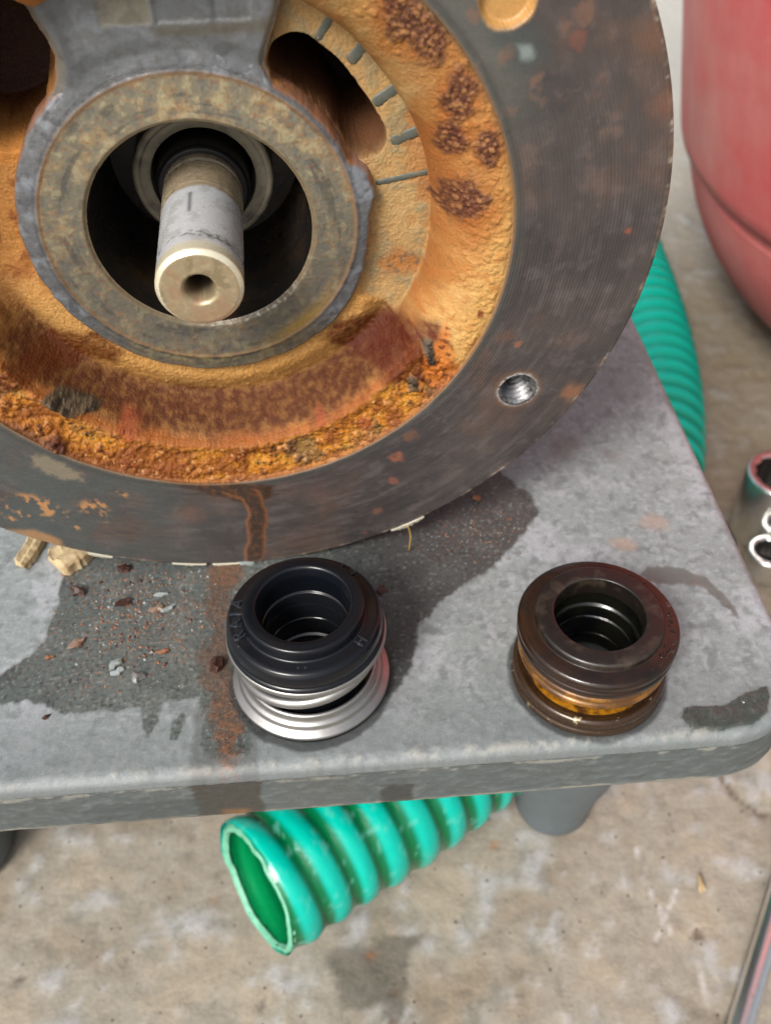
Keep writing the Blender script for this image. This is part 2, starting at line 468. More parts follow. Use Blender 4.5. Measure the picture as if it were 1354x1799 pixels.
# damp crescent right of the old seal, and the smear at the corner
cres = [st(*q) for q in [(1150, 1012), (1190, 1010), (1235, 1022), (1270, 1050), (1298, 1085)]]
dc = line_d(XX, YY, cres) + 0.6 * w3 + .8 * w2; tt = np.clip((XX - cres[0][0]) / (cres[-1][0] - cres[0][0]), 0, 1)
cm = sstep(0.6, -0.6, dc - (3.6 - 2.8 * tt ** 2) + 0.9 * w2)
sc_ = mixc(sc_, A(104, 102, 98), cm * 0.9); sc_ = mixc(sc_, A(140, 118, 104), cm * sstep(.1, .5, w2) * .5)
smear = [st(*q) for q in [(1193, 1262), (1200, 1245), (1270, 1240), (1310, 1218), (1345, 1206), (1356, 1225), (1350, 1250), (1320, 1272), (1270, 1284), (1215, 1285)]]
sm = poly_sd(XX, YY, smear) + 0.9 * w2 + .4 * w3
smm = sstep(0.5, -0.5, sm)
sc_ = mixc(sc_, A(84, 92, 86), smm * 0.92); rg = rg * (1 - smm) + 0.2 * smm
# dark ring round the foot of each seal
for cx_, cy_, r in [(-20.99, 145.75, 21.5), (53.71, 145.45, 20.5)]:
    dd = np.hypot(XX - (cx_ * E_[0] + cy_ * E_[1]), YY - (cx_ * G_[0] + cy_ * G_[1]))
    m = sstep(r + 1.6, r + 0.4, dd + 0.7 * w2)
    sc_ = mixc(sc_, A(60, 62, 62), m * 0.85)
q = st(845, 1190); sc_ = mixc(sc_, A(120, 124, 124), sstep(9, 2, np.hypot(XX - q[0] - 5, YY - q[1]) + 3 * w2) * .4)
# scuffed pale dirt on the rim crease
crease = np.exp(-((ed - 2.4) / 1.3) ** 2) * (YY < 160)
sc_ = mixc(sc_, A(172, 168, 156), crease * sstep(0.05, 0.45, w2 + 0.6 * w1 + .5 * w3) * 0.45)
sc_ = mixc(sc_, A(104, 108, 108), sstep(1.2, 0.2, ed) * 0.55)
sc_ = sc_ * (1 - .06 * sstep(0, .4, w2))[..., None]
rg = rg * (1 - .45 * wet * (1 - rightness * .4))
zz = rimz + 0.10 * w3 + 0.12 * w2 + 0.25 * w4 - 0.9 * sstep(26, 0, np.abs(YY - 600)) + crease * 0.25 * w2
zz = zz + 0.22 * sstep(.2, .5, g1) * wet
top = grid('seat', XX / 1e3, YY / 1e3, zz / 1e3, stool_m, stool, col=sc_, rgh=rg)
# skirt: down the side and a little under, following the rounded outline
def outline(step=0.6):
    pts = []
    def seg(p, q):
        n_ = max(2, int(np.hypot(q[0] - p[0], q[1] - p[1]) / step))
        for t in np.linspace(0, 1, n_, endpoint=False): pts.append((p[0] + (q[0] - p[0]) * t, p[1] + (q[1] - p[1]) * t))
    def arc(cx, cy, a0, a1):
        for t in np.linspace(0, 1, 50, endpoint=False):
            a = math.radians(a0 + (a1 - a0) * t); pts.append((cx + RC * math.cos(a), cy + RC * math.sin(a)))
    seg((S0 + RC, F0), (S1 - RC, F0)); arc(S1 - RC, F0 + RC, -90, 0)
    seg((S1, F0 + RC), (S1, F1 - RC)); arc(S1 - RC, F1 - RC, 0, 90)
    seg((S1 - RC, F1), (S0 + RC, F1)); arc(S0 + RC, F1 - RC, 90, 180)
    seg((S0, F1 - RC), (S0, F0 + RC)); arc(S0 + RC, F0 + RC, 180, 270)
    return np.array(pts)
ol = outline()
nx = np.roll(ol, -1, 0) - np.roll(ol, 1, 0); nx = np.stack([nx[:, 1], -nx[:, 0]], 1); nx /= np.linalg.norm(nx, axis=1)[:, None]
prof = [(0.05, -BV + .2)] + [(0.0 + 0.25 * k / 24, -BV - (TH - BV - .6) * k / 24) for k in range(0, 25)] + [(0.1, -TH), (-1.5, -TH - .1), (-3, -TH), (-3.2, -TH + 4)]
SX = np.array([ol[:, 0] + nx[:, 0] * o_ for o_, z_ in prof]); SY = np.array([ol[:, 1] + nx[:, 1] * o_ for o_, z_ in prof])
SZ = np.repeat(np.array([z_ for _, z_ in prof])[:, None], len(ol), 1)
arcl = np.arange(len(ol)) * 0.6
AL = np.repeat(arcl[None], len(prof), 0)
k1 = fbm(AL, SZ * 1.5, 20, 4, 21); k2 = fbm(AL, SZ * 2.5, 5, 4, 22); k3 = fbm(AL, SZ * 6, 2.0, 3, 23)
kc = np.ones(SX.shape + (3,)) * A(90, 97, 97)  # skirt base darker than the seat: its shaded look put into the colour
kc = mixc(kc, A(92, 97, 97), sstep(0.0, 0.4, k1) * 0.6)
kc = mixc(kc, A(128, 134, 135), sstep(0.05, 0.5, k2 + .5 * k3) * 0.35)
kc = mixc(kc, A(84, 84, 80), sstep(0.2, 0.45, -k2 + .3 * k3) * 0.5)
kc = mixc(kc, A(186, 182, 168), sstep(-BV - 2.2, -BV, SZ + 1.6 * k2) * sstep(0.0, 0.35, k1 + k2) * 0.45)
kc = mixc(kc, A(196, 190, 174), sstep(-TH + 1.4, -TH + .3, SZ + 0.7 * k2) * 0.6)
for px, w_, cc, a_ in [(402, 9.5, (66, 62, 54), .85), (700, 5, (58, 58, 54), .8), (250, 16, (70, 76, 76), .5), (560, 12, (98, 100, 98), .3)]:
    q = st(px, 1400, -.012)
    zz_ = SZ + 0 if a_ > .6 else SZ
    m = sstep(w_, w_ - 1.5, abs(SX - q[0]) + 1.2 * k2) * (SY < F0 + 3)
    if px in (700, 250): m = m * sstep(-10, -12, SZ + k2)
    kc = mixc(kc, A(*cc), m * a_)
q = st(402, 1400, -.012); kc = mixc(kc, A(140, 100, 60), sstep(5, 2, abs(SX - q[0] - 1) + 2 * k2) * sstep(-TH + 4, -TH + 1, SZ) * (SY < F0 + 3) * .8)
offs = 0.18 * k2 + 0.12 * k3
SX2 = SX + nx[None, :, 0] * offs; SY2 = SY + nx[None, :, 1] * offs; SZ2 = SZ + 0.25 * k3 * (SZ < -TH + 1)
grid('skirt', SX2 / 1e3, SY2 / 1e3, SZ2 / 1e3, stool_m, stool, wrap=True, col=kc, rgh=np.full(SX.shape, .55), flip=True)
# underside board so the place holds from other angles
bm = bmesh.new()
vs = [bm.verts.new(((p[0]) / 1e3, (p[1]) / 1e3, -TH / 1e3 + 0.003)) for p in (ol - nx * 3.1)[::12]]
bm.faces.new(vs); me = bpy.data.meshes.new('underside'); bm.to_mesh(me); bm.free()
plain_grey = surf_mat('grey_leg_plastic', A(98, 108, 112), 0.5, var=0.18, vscale=300, bump=0.3, bscale=900, big=0.15, bigscale=25)
link('underside', me, plain_grey, stool)
for lx, ly, lf in [(0.088, 0.2045, 1), (-0.186, 0.205, 1.3), (0.088, 0.340, 1), (-0.186, 0.340, 1.3)]:
    lp = [(14, 0.5), (15, 0), (16.6, 1), (17.6, 4), (17.8, 12), (19.5, 25), (24, 45), (30, 80), (36, 130), (41, 183)]
    lg = lathe('leg', [(0.01, 0.4)] + [(r_ * (1 + (lf - 1) * max(0, 1 - z_ / 150)), z_) for r_, z_ in lp], plain_grey, stool, 64, (lx, ly, FZ))

# water on the stool corner: a thin real film
wN = NT('water'); wN.b.inputs['Base Color'].default_value = (0.9, 0.93, 0.92, 1)
wN.b.inputs['Roughness'].default_value = 0.03; wN.b.inputs['IOR'].default_value = 1.33
wN.b.inputs['Transmission Weight'].default_value = 1.0
tc = wN.n('ShaderNodeTexCoord'); nn = noise_node(wN, tc.outputs['Object'], 260, 3, 0.5)
bp = wN.n('ShaderNodeBump'); bp.inputs['Strength'].default_value = 0.6; bp.inputs['Distance'].default_value = 0.001
wN.l(nn.outputs[0], bp.inputs['Height']); wN.l(bp.outputs[0], wN.b.inputs['Normal'])
water_m = wN.m

def film(name, poly, hmax, label, seed, step=0.35):
    P = np.array(poly); x0, y0 = P.min(0) - 1; x1, y1 = P.max(0) + 1
    gx, gy_ = np.meshgrid(np.arange(x0, x1, step), np.arange(y0, y1, step))
    na = fbm(gx, gy_, 4, 3, seed)
    dsd = -(poly_sd(gx, gy_, poly) + 0.9 * fbm(gx, gy_, 8, 4, 12))
    h = hmax * np.sqrt(np.clip(dsd / 2.2, 0, 1)) * (0.8 + 1.3 * na)
    e2 = edge_d(gx, gy_); rz = -BV + np.sqrt(np.maximum(BV ** 2 - np.maximum(BV - e2, 0) ** 2, 0))
    ok = (dsd > 0.05) & (e2 > 0.4)
    keep = ok[:-1, :-1] & ok[1:, 1:] & ok[1:, :-1] & ok[:-1, 1:]
    base = rz + 0.25 * fbm(gx, gy_, 90, 3, 14)
    ct = P.mean(0)
    o = grid(name, (gx - ct[0]) / 1e3, (gy_ - ct[1]) / 1e3, (base + 0.15 + h) / 1e3, water_m, keep=keep)
    w = ct[0] * E_ + ct[1] * G_
    o.location = (w[0] / 1e3, w[1] / 1e3, 0.0); o.rotation_euler = (0, 0, PSI)
    return tag(o, label, 'water smear')
film('water_smear', smear, 1.0, 'long shiny water smear on the rounded front right corner of the stool', 41)

# ------------------------------------------------------------------ the pump
N3 = np.array([0.09832319, -0.9943142, -0.04088802]); U3 = np.array([0.9951464, 0.09840548, 0.0]); V3 = np.array([0.00402361, -0.04068957, 0.99916374])
PC = np.array([-0.03967, 0.18386, 0.10515])
RO, RI = 105.15, 70.1
pump = thing('pump_casing', (0, 0, 0), 'open rusty cast iron pump head with steel shaft, standing on edge on the stool', 'pump')
B0 = PC - V3 * RO / 1e3
MM = Matrix.Identity(4)
for i in range(3):
    MM[i][0] = U3[i]; MM[i][1] = V3[i]; MM[i][2] = N3[i]; MM[i][3] = B0[i]
pump.matrix_world = MM
def pd(px, py, h=0.0):               # pump face coordinates, mm, at depth h mm
    q = mm_on(px, py, PC + N3 * h / 1e3, N3) - PC
    return (q @ U3 * 1e3, q @ V3 * 1e3)
def polar(rs, nth):
    th = np.linspace(0, 2 * np.pi, nth, endpoint=False)
    R_, T_ = np.meshgrid(rs, th, indexing='ij'); return R_, T_, R_ * np.cos(T_), R_ * np.sin(T_)
def tdeg(T_): return (np.degrees(T_) + 180) % 360 - 180

iron_m = surf_mat('machined_iron', None, var=0.26, vscale=1300, bump=0.35, bscale=1500, bdist=0.00025, spec=0.5, rings=(0, RO / 1e3, 2 * math.pi / 0.0008, 0.22), big=0.1, bigscale=35, rvar=.14)
rust_m = surf_mat('rusted_casting', None, var=0.38, vscale=1700, bump=0.7, bscale=1400, bdist=0.0006, spec=0.2, rvar=0.16, big=0.08, bigscale=60)
hub_m = surf_mat('stained_hub_metal', None, var=0.28, vscale=1100, bump=0.35, bscale=1300, bdist=0.00025, spec=0.5, big=0.12, bigscale=80)

# -- flange ring
rs_ = np.concatenate([[RI, RI + .15, RI + .4], np.arange(RI + .8, RO - 1.2, 0.4), [RO - 1.0, RO - .6, RO - .3, RO - .1, RO]])
R_, T_, Xp, Yp = polar(rs_, 1500); D_ = tdeg(T_)
f1 = fbm(Xp, Yp, 26, 4, 51); f2 = fbm(Xp, Yp, 7, 4, 52); f3 = fbm(Xp, Yp, 2.0, 3, 53)
fs = fbm(R_ * 1.2, T_ * 14, 2.5, 4, 54)
fc = np.ones(Xp.shape + (3,)) * A(86, 77, 74)
fc = mixc(fc, A(68, 63, 63), sstep(-0.05, 0.4, f1) * 0.8)
fc = mixc(fc, A(104, 84, 74), sstep(0.05, 0.4, -f1 + 0.3 * f2) * 0.7)
fr2 = sstep(20, -40, D_)
fc = mixc(fc, A(118, 108, 106), sstep(0.12, 0.5, fs) * 0.4 * (.3 + .7 * fr2))
fc = mixc(fc, A(112, 102, 100), sstep(0.05, 0.5, f2 + .4 * f3) * 0.4)
fc = mixc(fc, A(56, 52, 54), sstep(0.15, 0.5, -fs + .2 * f2) * 0.45 * (.3 + .7 * fr2))
# lower left runs blue-green grey, right side a bit browner with a slate band next to the cavity
ll = sstep(-85, -120, D_) * (D_ < 0)
fc = mixc(fc, A(84, 92, 90), ll * 0.75 * sstep(-.4, .3, f1 + .2))
up = sstep(10, 35, D_) * (D_ > 0) * sstep(84, 74, R_ + 3 * f2)
fc = mixc(fc, A(112, 116, 108), up * 0.6)
fc = mixc(fc, A(150, 104, 74), sstep(0.2, 0.5, f2 + 0.4 * f1) * sstep(0, 30, D_) * 0.4)
fc = mixc(fc, A(98, 92, 84), sstep(RI + 3.5, RI + 1.0, R_ + 1.2 * f2) * 0.6)
fc = mixc(fc, A(60, 66, 66), np.exp(-((R_ - RI - 1.6 - .5 * f2) / .7) ** 2) * 0.55)
fc = fc * 0.80
frg = 0.46 + 0.12 * f2 + 0.1 * f1
# orange blotches lower left
for px, py, rr in [(30, 905, 7), (70, 890, 7), (100, 905, 5), (165, 890, 6), (180, 910, 4), (130, 925, 3), (210, 870, 3), (40, 880, 6), (15, 890, 5)]:
    q = pd(px, py); m = sstep(rr, rr * 0.3, np.hypot(Xp - q[0], (Yp - q[1]) * 1.5)) * sstep(0.05, 0.35, f2 + f3 * .6)
    fc = mixc(fc, A(196, 140, 86), m * 0.85)
q = pd(75, 945); m = sstep(1, -1, poly_sd(Xp, Yp, [pd(*k) for k in [(0, 932), (60, 930), (105, 948), (112, 962), (90, 968), (30, 955), (-20, 950)]]) + .6 * f2)
fc = mixc(fc, A(176, 132, 84), m * 0.75)
m = sstep(1, -1, poly_sd(Xp, Yp, [pd(*k) for k in [(50, 800), (75, 800), (140, 832), (150, 845), (100, 838), (60, 820)]]) + 1.6 * f2 + 1.2 * f3); fc = mixc(fc, A(156, 142, 116), m * 0.55)
for px, py, rr, cc in [(700, 803, 2, (190, 110, 70)), (688, 845, 1.6, (170, 100, 76)), (660, 900, 1.6, (150, 98, 76)), (1005, 690, 3.4, (176, 116, 74)), (720, 765, 2.2, (140, 96, 70)), (910, 605, 1.2, (180, 110, 70)), (1099, 403, 1, (196, 96, 66)),
                       (1012, 62, 2.2, (150, 84, 66)), (890, 590, 3, (120, 84, 66)), (640, 935, 1.2, (160, 92, 74)), (560, 870, 5, (104, 82, 76)), (330, 905, 5, (120, 84, 66)), (1170, 180, 4, (136, 84, 60)), (1150, 60, 5, (130, 90, 66)), (660, 925, 1, (150, 96, 80))]:
    q = pd(px, py); m = sstep(rr * 1.2, rr * 0.2, np.hypot(Xp - q[0], Yp - q[1]) + 2.2 * f2 + 1.2 * f3); fc = mixc(fc, A(*cc), m * 0.42)
m = sstep(4, -1, poly_sd(Xp, Yp, [pd(*k) for k in [(885, 60), (920, 60), (945, 90), (925, 108), (905, 100)]]) + 2 * f2); fc = mixc(fc, A(66, 74, 74), m * .8)
m = sstep(1, -1, poly_sd(Xp, Yp, [pd(*k) for k in [(905, 75), (930, 80), (935, 100), (915, 105)]]) + 1.5 * f2); fc = mixc(fc, A(140, 152, 148), m * .8)
# wet brown run from the cavity lip down over the ring
run = [pd(*k) for k in [(405, 856), (440, 870), (452, 900), (450, 950), (443, 1000)]]
rdv = line_d(Xp, Yp, run); wd_ = 2.5 + 0.8 * f2
rm = sstep(.5, -.5, rdv - wd_)
lipz = sstep(1, -1, poly_sd(Xp, Yp, [pd(*k) for k in [(270, 840), (480, 852), (475, 872), (455, 885), (430, 885), (380, 872), (330, 858)]]) + .8 * f2)
rm = np.maximum(rm, lipz)
fc = mixc(fc, A(60, 42, 30), rm * 0.88)
fc = mixc(fc, A(150, 92, 52), sstep(.8, .2, abs(rdv - wd_)) * 0.5 * sstep(-72, -74, Yp)); fc = mixc(fc, A(112, 70, 40), rm * sstep(0, .4, f3) * .5)
frg = frg * (1 - rm) + 0.16 * rm
# bright bare edge
ed_ = sstep(RO - 1.3, RO - .3, R_ + .5 * f2)
fc = mixc(fc, A(150, 120, 96), ed_ * 0.6 * sstep(-.2, .3, f2)); fc = mixc(fc, A(216, 210, 196), ed_ * sstep(0.25, .5, f3 + .5 * f2) * 0.5)
edi = sstep(RI + .7, RI + .2, R_); fc = mixc(fc, A(150, 112, 74), edi * .5)
Zf = 0.10 * f2 + 0.05 * f3 - 0.5 * sstep(RO - .6, RO, R_) - 0.25 * sstep(RI + .4, RI, R_) + 0.12 * rm - .06 * sstep(.1, .4, f3) 
TH_C = np.array(pd(909, 685)); TR = 5.05
TOPH = np.array(pd(892, -4)); 
hd = np.hypot(Xp - TH_C[0], Yp - TH_C[1])
fc = mixc(fc, A(128, 96, 70), sstep(TR + 2.2, TR + .4, hd + .5 * f2) * 0.5); fc = mixc(fc, A(180, 180, 180), sstep(TR + .8, TR + .3, hd + .4 * f3) * 0.55)
hd2 = np.hypot(Xp - TOPH[0], Yp - TOPH[1]); fc = mixc(fc, A(196, 148, 84), sstep(6.2, 5.0, hd2 + .6 * f2)); Zf = Zf - 2.2 * sstep(5.6, 4.6, hd2)
# snap vertices round the threaded hole to a clean circle
push = (hd < TR + .35) & (hd > TR - .45)
ang = np.arctan2(Yp - TH_C[1], Xp - TH_C[0])
Xp = np.where(push, TH_C[0] + TR * np.cos(ang), Xp); Yp = np.where(push, TH_C[1] + TR * np.sin(ang), Yp)
ins = (np.hypot(Xp - TH_C[0], Yp - TH_C[1]) < TR - .05)
insw = np.concatenate([ins, ins[:, :1]], 1)
keep = ~(insw[:-1, :-1] | insw[1:, 1:] | insw[1:, :-1] | insw[:-1, 1:])
o = grid('flange', Xp / 1e3, (Yp + RO) / 1e3, Zf / 1e3, iron_m, pump, wrap=True, col=fc, rgh=frg, keep=keep)
# rim side and back
seg = 1500; th = np.linspace(0, 2 * np.pi, seg, endpoint=False)
zs_ = np.array([-.5, -1.2, -2, -3, -5, -8, -11, -12.5, -13, -13])
ro_ = np.array([RO, RO + .02, RO + .02, RO, RO, RO, RO, RO - .3, RO - 1, 60])
RR, TT = np.meshgrid(ro_, th, indexing='ij'); ZZ = np.repeat(zs_[:, None], seg, 1)
e1 = fbm(TT * 105, ZZ * 2, 5, 4, 61)
cc_ = mixc(np.ones(RR.shape + (3,)) * A(110, 78, 56), A(60, 50, 46), sstep(-.2, .3, e1)); cc_ = mixc(cc_, A(200, 186, 160), sstep(.2, .4, e1) * .4)
o = grid('flange_rim', RR * np.cos(TT) / 1e3, (RR * np.sin(TT) + RO) / 1e3, ZZ / 1e3, rust_m, pump, wrap=True, col=cc_, rgh=np.full(RR.shape, .7))

# threaded hole: a helical thread surface
bright_m = surf_mat('cut_thread_metal', (0.16, 0.16, 0.165), 0.42, metallic=0.7, var=0.3, vscale=900, bump=0.4, bscale=1200, second=(0.05, 0.045, 0.04), secscale=350, seclo=.5, sechi=.62)
nz, nt_ = 150, 64
zt = np.linspace(-.12, -13, nz); tt_ = np.linspace(0, 2 * np.pi, nt_, endpoint=False)
ZT, TT = np.meshgrid(zt, tt_, indexing='ij')
ph = (ZT / 1.9 + TT / (2 * np.pi)) % 1.0
RT = TR - 1.0 * np.abs(ph * 2 - 1) ** 0.8 * sstep(-.2, -1.0, ZT) + .0
RT = np.where(np.arange(nz)[:, None] < 3, TR + .02, RT)
thread = grid('threaded_hole', (TH_C[0] + RT * np.cos(TT)) / 1e3, (TH_C[1] + RO + RT * np.sin(TT)) / 1e3, ZT / 1e3, bright_m, pump, wrap=True)
thread['label'] = 'bright threaded bolt hole in the ring'

# -- cast cavity
HF = -17.0
rs_ = np.arange(36.0, RI + 0.35, 0.27); rs_[-1] = RI
R_, T_, Xp, Yp = polar(rs_, 1450); D_ = tdeg(T_)
a1 = fbm(Xp, Yp, 16, 4, 71); a2 = fbm(Xp, Yp, 5, 4, 72); a3 = fbm(Xp, Yp, 1.7, 4, 73); a4 = fbm(Xp, Yp, 40, 2, 74)
Rn = R_ + 0.12 * a2 + .5 * a4; a6 = fbm(T_ * 26, R_ * 1.2, 3.0, 4, 76); a7 = fbm(T_ * 50, R_ * 2.2, 2.2, 4, 77); Rc = R_ + .8 * a6 + .3 * a2 + .6 * a4; a5 = fbm(Xp, Yp, .75, 3, 75)
# right: flat plate then a swelling wall
s = np.clip((Rn - 53.6) / (RI - 53.6), 0, 1)
h_r = HF + (-HF - 0.9) * (1 - (1 - s) ** 2.1) ** 0.58
# lower: channel, ridge and lumpy outer band
ridge_r = 58.2
cr = np.clip((Rn - 44) / (ridge_r - 44), 0, 1)
h_ch = -15.0 - 2.6 * sstep(0, .5, cr) + 13.6 * sstep(0.46, 1.1, cr)
band = np.clip((Rn - ridge_r) / (RI - ridge_r), 0, 1)
h_l = np.where(Rn < ridge_r, h_ch, -3.4 + 0.5 * np.sin(band * np.pi) + 2.2 * band ** 1.5) + 1.3 * np.exp(-((Rn - 58.6) / 1.9) ** 2)
h_l = h_l - 0.9 * np.exp(-((Rn - ridge_r) / 1.5) ** 2) * 0.4
lowm = sstep(-30.2, -32.6, D_ + 1.0 * a2) * (D_ < 0); lowm = lowm * sstep(-176, -150, D_)
h = h_r * (1 - lowm) + h_l * lowm
lump = lowm
bnd = lump * sstep(57, 60, R_)
wl = np.clip(s * 4, 0, 1) * (1 - lowm)
h = h + (0.25 - .12 * wl) * a2 + (0.14 - .07 * wl) * a3 + .08 * a5 + bnd * (0.45 * a2 + .22 * a3 + .16 * a5) + lump * .5 * a1 * sstep(55, 60, R_)
# small blisters on the right wall
bl = (dots(Xp, Yp, 1.5, .35, 1.0, 81, .75) + dots(Xp, Yp, 1.0, .25, .6, 83, .6)) * sstep(0.1, .5, s) * (1 - lowm) * sstep(-.5, .2, a1 + .1)
h = h + 0.42 * bl + .5 * bnd * dots(Xp, Yp, 1.7, .4, 1.1, 85, .6) + .3 * lowm * (1 - bnd) * dots(Xp, Yp, 1.3, .25, .7, 86, .6)
leftm = ((D_ > 110) | (D_ < -140)) * 1.0
# rust plates on the right wall
plate = np.zeros(Xp.shape); halo = np.zeros(Xp.shape)
for px, py, rx, ry in [(800, 150, 4.2, 6.5), (790, 235, 3.6, 5), (812, 345, 5.2, 6.5), (745, 35, 5, 8), (850, 240, 3, 5), (785, 370, 3.5, 2), (700, -10, 5, 8)]:
    q = pd(px, py, -6); halo = np.maximum(halo, sstep(2.1, .9, np.hypot((Xp - q[0]) / rx, (Yp - q[1]) / ry) + .6 * a2)); plate = np.maximum(plate, sstep(1.1, 0.6, np.hypot((Xp - q[0]) / rx, (Yp - q[1]) / ry) + 0.45 * a2 + .25 * a3))
h = h + plate * (.25 + .35 * dots(Xp, Yp, 1.1, .3, .75, 87, .9) + .12 * a5)
# kidney slot
ca, cb = math.radians(24.5), math.radians(54.5); RK, HW = 42.4, 5.4
Tc = np.clip(T_, ca, cb); Tc = np.where(T_ > np.pi, ca, Tc)
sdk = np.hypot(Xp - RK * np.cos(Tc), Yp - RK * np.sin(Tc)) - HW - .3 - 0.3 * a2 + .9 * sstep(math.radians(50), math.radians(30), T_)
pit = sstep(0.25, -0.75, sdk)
h = h * (1 - pit) + (-58) * pit
h = h - 1.3 * np.exp(-(sdk / 1.4) ** 2) * 0
# left opening
sdl = np.hypot((Xp + 38.5) / 1.0, (Yp - 39.5) / 1.2) - 14.6 + 0.5 * a2
pit2 = sstep(2.4, -2.0, sdl)
h = h * (1 - pit2) + (-36) * pit2
# colours
och = A(206, 158, 94)
cc_ = np.ones(Xp.shape + (3,)) * och
cc_ = mixc(cc_, A(178, 124, 66), sstep(-0.05, 0.35, a1 + .3 * a2) * 0.75)
cc_ = mixc(cc_, A(212, 176, 118), sstep(0.05, 0.4, -a1 + 0.4 * a2) * 0.6)
crg = 0.62 + .1 * a2
flat = (1 - sstep(53.0, 55, Rn)) * (1 - lowm) * (D_ > -60) * (D_ < 80)
cc_ = mixc(cc_, A(184, 152, 104), flat * 0.7); cc_ = mixc(cc_, A(146, 138, 108), flat * sstep(.05, .4, a2 + .5 * a1) * 0.55)
cc_ = mixc(cc_, A(150, 92, 44), sstep(.35, .02, s) * (s > 0) * (1 - lowm) * sstep(-.2, .4, a1 + .25) * .7)
wallm = (s > 0) * (1 - lowm)
cc_ = mixc(cc_, A(206, 160, 92), wallm * sstep(.35, .8, s) * .6)
cc_ = mixc(cc_, A(150, 98, 52), lowm * sstep(.15, .5, a5 + .4 * a3) * .4)
cc_ = mixc(cc_, A(186, 112, 48), wallm * sstep(.05, .35, a2 + .35 * a1) * .45)
cc_ = mixc(cc_, A(176, 104, 46), sstep(.1, 1, plate * 0 + sstep(1.9, .9, np.hypot((Xp - pd(810, 250, -6)[0]) / 8, (Yp - pd(810, 250, -6)[1]) / 22) + .8 * a2)) * .4)
cc_ = mixc(cc_, A(168, 100, 48), halo * (.5 + .5 * a2 + .3 * a3)); cc_ = mixc(cc_, A(100, 58, 46), plate * .8)
cc_ = mixc(cc_, A(74, 44, 40), plate * sstep(-.1, .3, a5 + .5 * a3) * .85)
cc_ = mixc(cc_, A(196, 140, 86), plate * sstep(.2, .45, dots(Xp, Yp, 1.1, .3, .75, 87, .9)) * .45)
crg = crg - .2 * plate
for px, py, rr in [(840, 540, 1.3), (648, 225, .9), (760, 590, 1.5)]:
    q = pd(px, py, -4); cc_ = mixc(cc_, A(120, 60, 30), sstep(rr, rr * .5, np.hypot(Xp - q[0], Yp - q[1]) + .5 * a3) * .9)
# corroded patch near the fin roots
m = sstep(3, 0, np.hypot((Xp - pd(705, 460, HF)[0]) / 1.6, Yp - pd(705, 460, HF)[1]) - 2 + 1.5 * a2); cc_ = mixc(cc_, A(176, 108, 50), m * .7); cc_ = mixc(cc_, A(90, 92, 84), m * sstep(.1, .35, a3) * .7)
# lower half colours by radius
L = lowm
cc_ = mixc(cc_, A(198, 146, 80), L * 0.8)
cc_ = mixc(cc_, A(88, 44, 16), L * 1.12 * np.exp(-(np.maximum(abs(Rc - 53.9 - 1.2 * a1) - 2.0, 0) / 2.4) ** 2) * (.82 + .25 * a7))  # dark rust band on the inner slope, deepened to paint in its shading
cc_ = mixc(cc_, A(168, 88, 34), L * np.exp(-((Rc - 58.4) / 1.1) ** 2) * .75)
cc_ = mixc(cc_, A(84, 42, 18), L * np.exp(-((Rc - 55.6) / 2.2) ** 2) * sstep(-.1, .35, a7 + .15) * .7)
bandm = L * sstep(58.0, 60.8, Rc)
cc_ = mixc(cc_, A(190, 118, 34), bandm * .9)
cc_ = mixc(cc_, A(150, 84, 30), bandm * sstep(.0, .35, a2 + .3 * a3) * .75)
cc_ = mixc(cc_, A(214, 152, 52), bandm * sstep(.1, .4, -a2 + .5 * a3) * .7)
cc_ = mixc(cc_, A(92, 84, 62), bandm * sstep(.1, .42, -a1 + .4 * a3 + .2 * a5) * .65)
cc_ = mixc(cc_, A(66, 32, 16), bandm * sstep(.14, .42, .6 * a3 + .6 * a5 + .35 * a2) * .8)
cc_ = mixc(cc_, A(124, 62, 30), bandm * sstep(.0, .35, a1 - .3 * a2) * .8)
cc_ = mixc(cc_, A(226, 176, 120), bandm * sstep(.34, .5, -a3 + .3 * a2) * .5)
for px, py, rr in [(225, 760, 4), (640, 740, 3), (560, 740, 2)]:
    q = pd(px, py, -3); cc_ = mixc(cc_, A(160, 78, 44), sstep(rr, rr * .5, np.hypot(Xp - q[0], Yp - q[1]) + 1.2 * a2) * .6)
# deep red patches
for poly, cc in [([(600, 578), (680, 575), (765, 545), (782, 575), (745, 600), (740, 640), (690, 640), (600, 640), (565, 610)], (86, 30, 10)),
                 ([(-10, 625), (80, 612), (175, 600), (215, 640), (200, 665), (60, 650), (-10, 660)], (98, 46, 16)),
                 ([(0, 500), (35, 480), (55, 505), (20, 525)], (120, 62, 34))]:
    m = sstep(1.4, -1.4, poly_sd(Xp, Yp, [pd(*k, -10) for k in poly]) + 1.4 * a2); cc_ = mixc(cc_, A(*cc), m * (.8 + .3 * a3)); crg = crg - .22 * m
m = sstep(1, -1, poly_sd(Xp, Yp, [pd(*k, -8) for k in [(780, 545), (790, 600), (820, 640), (790, 665), (745, 650), (735, 600), (765, 575)]]) + 1.2 * a2)
cc_ = mixc(cc_, A(200, 112, 40), m * .75); cc_ = mixc(cc_, A(80, 40, 24), m * sstep(.05, .3, a3) * .8)
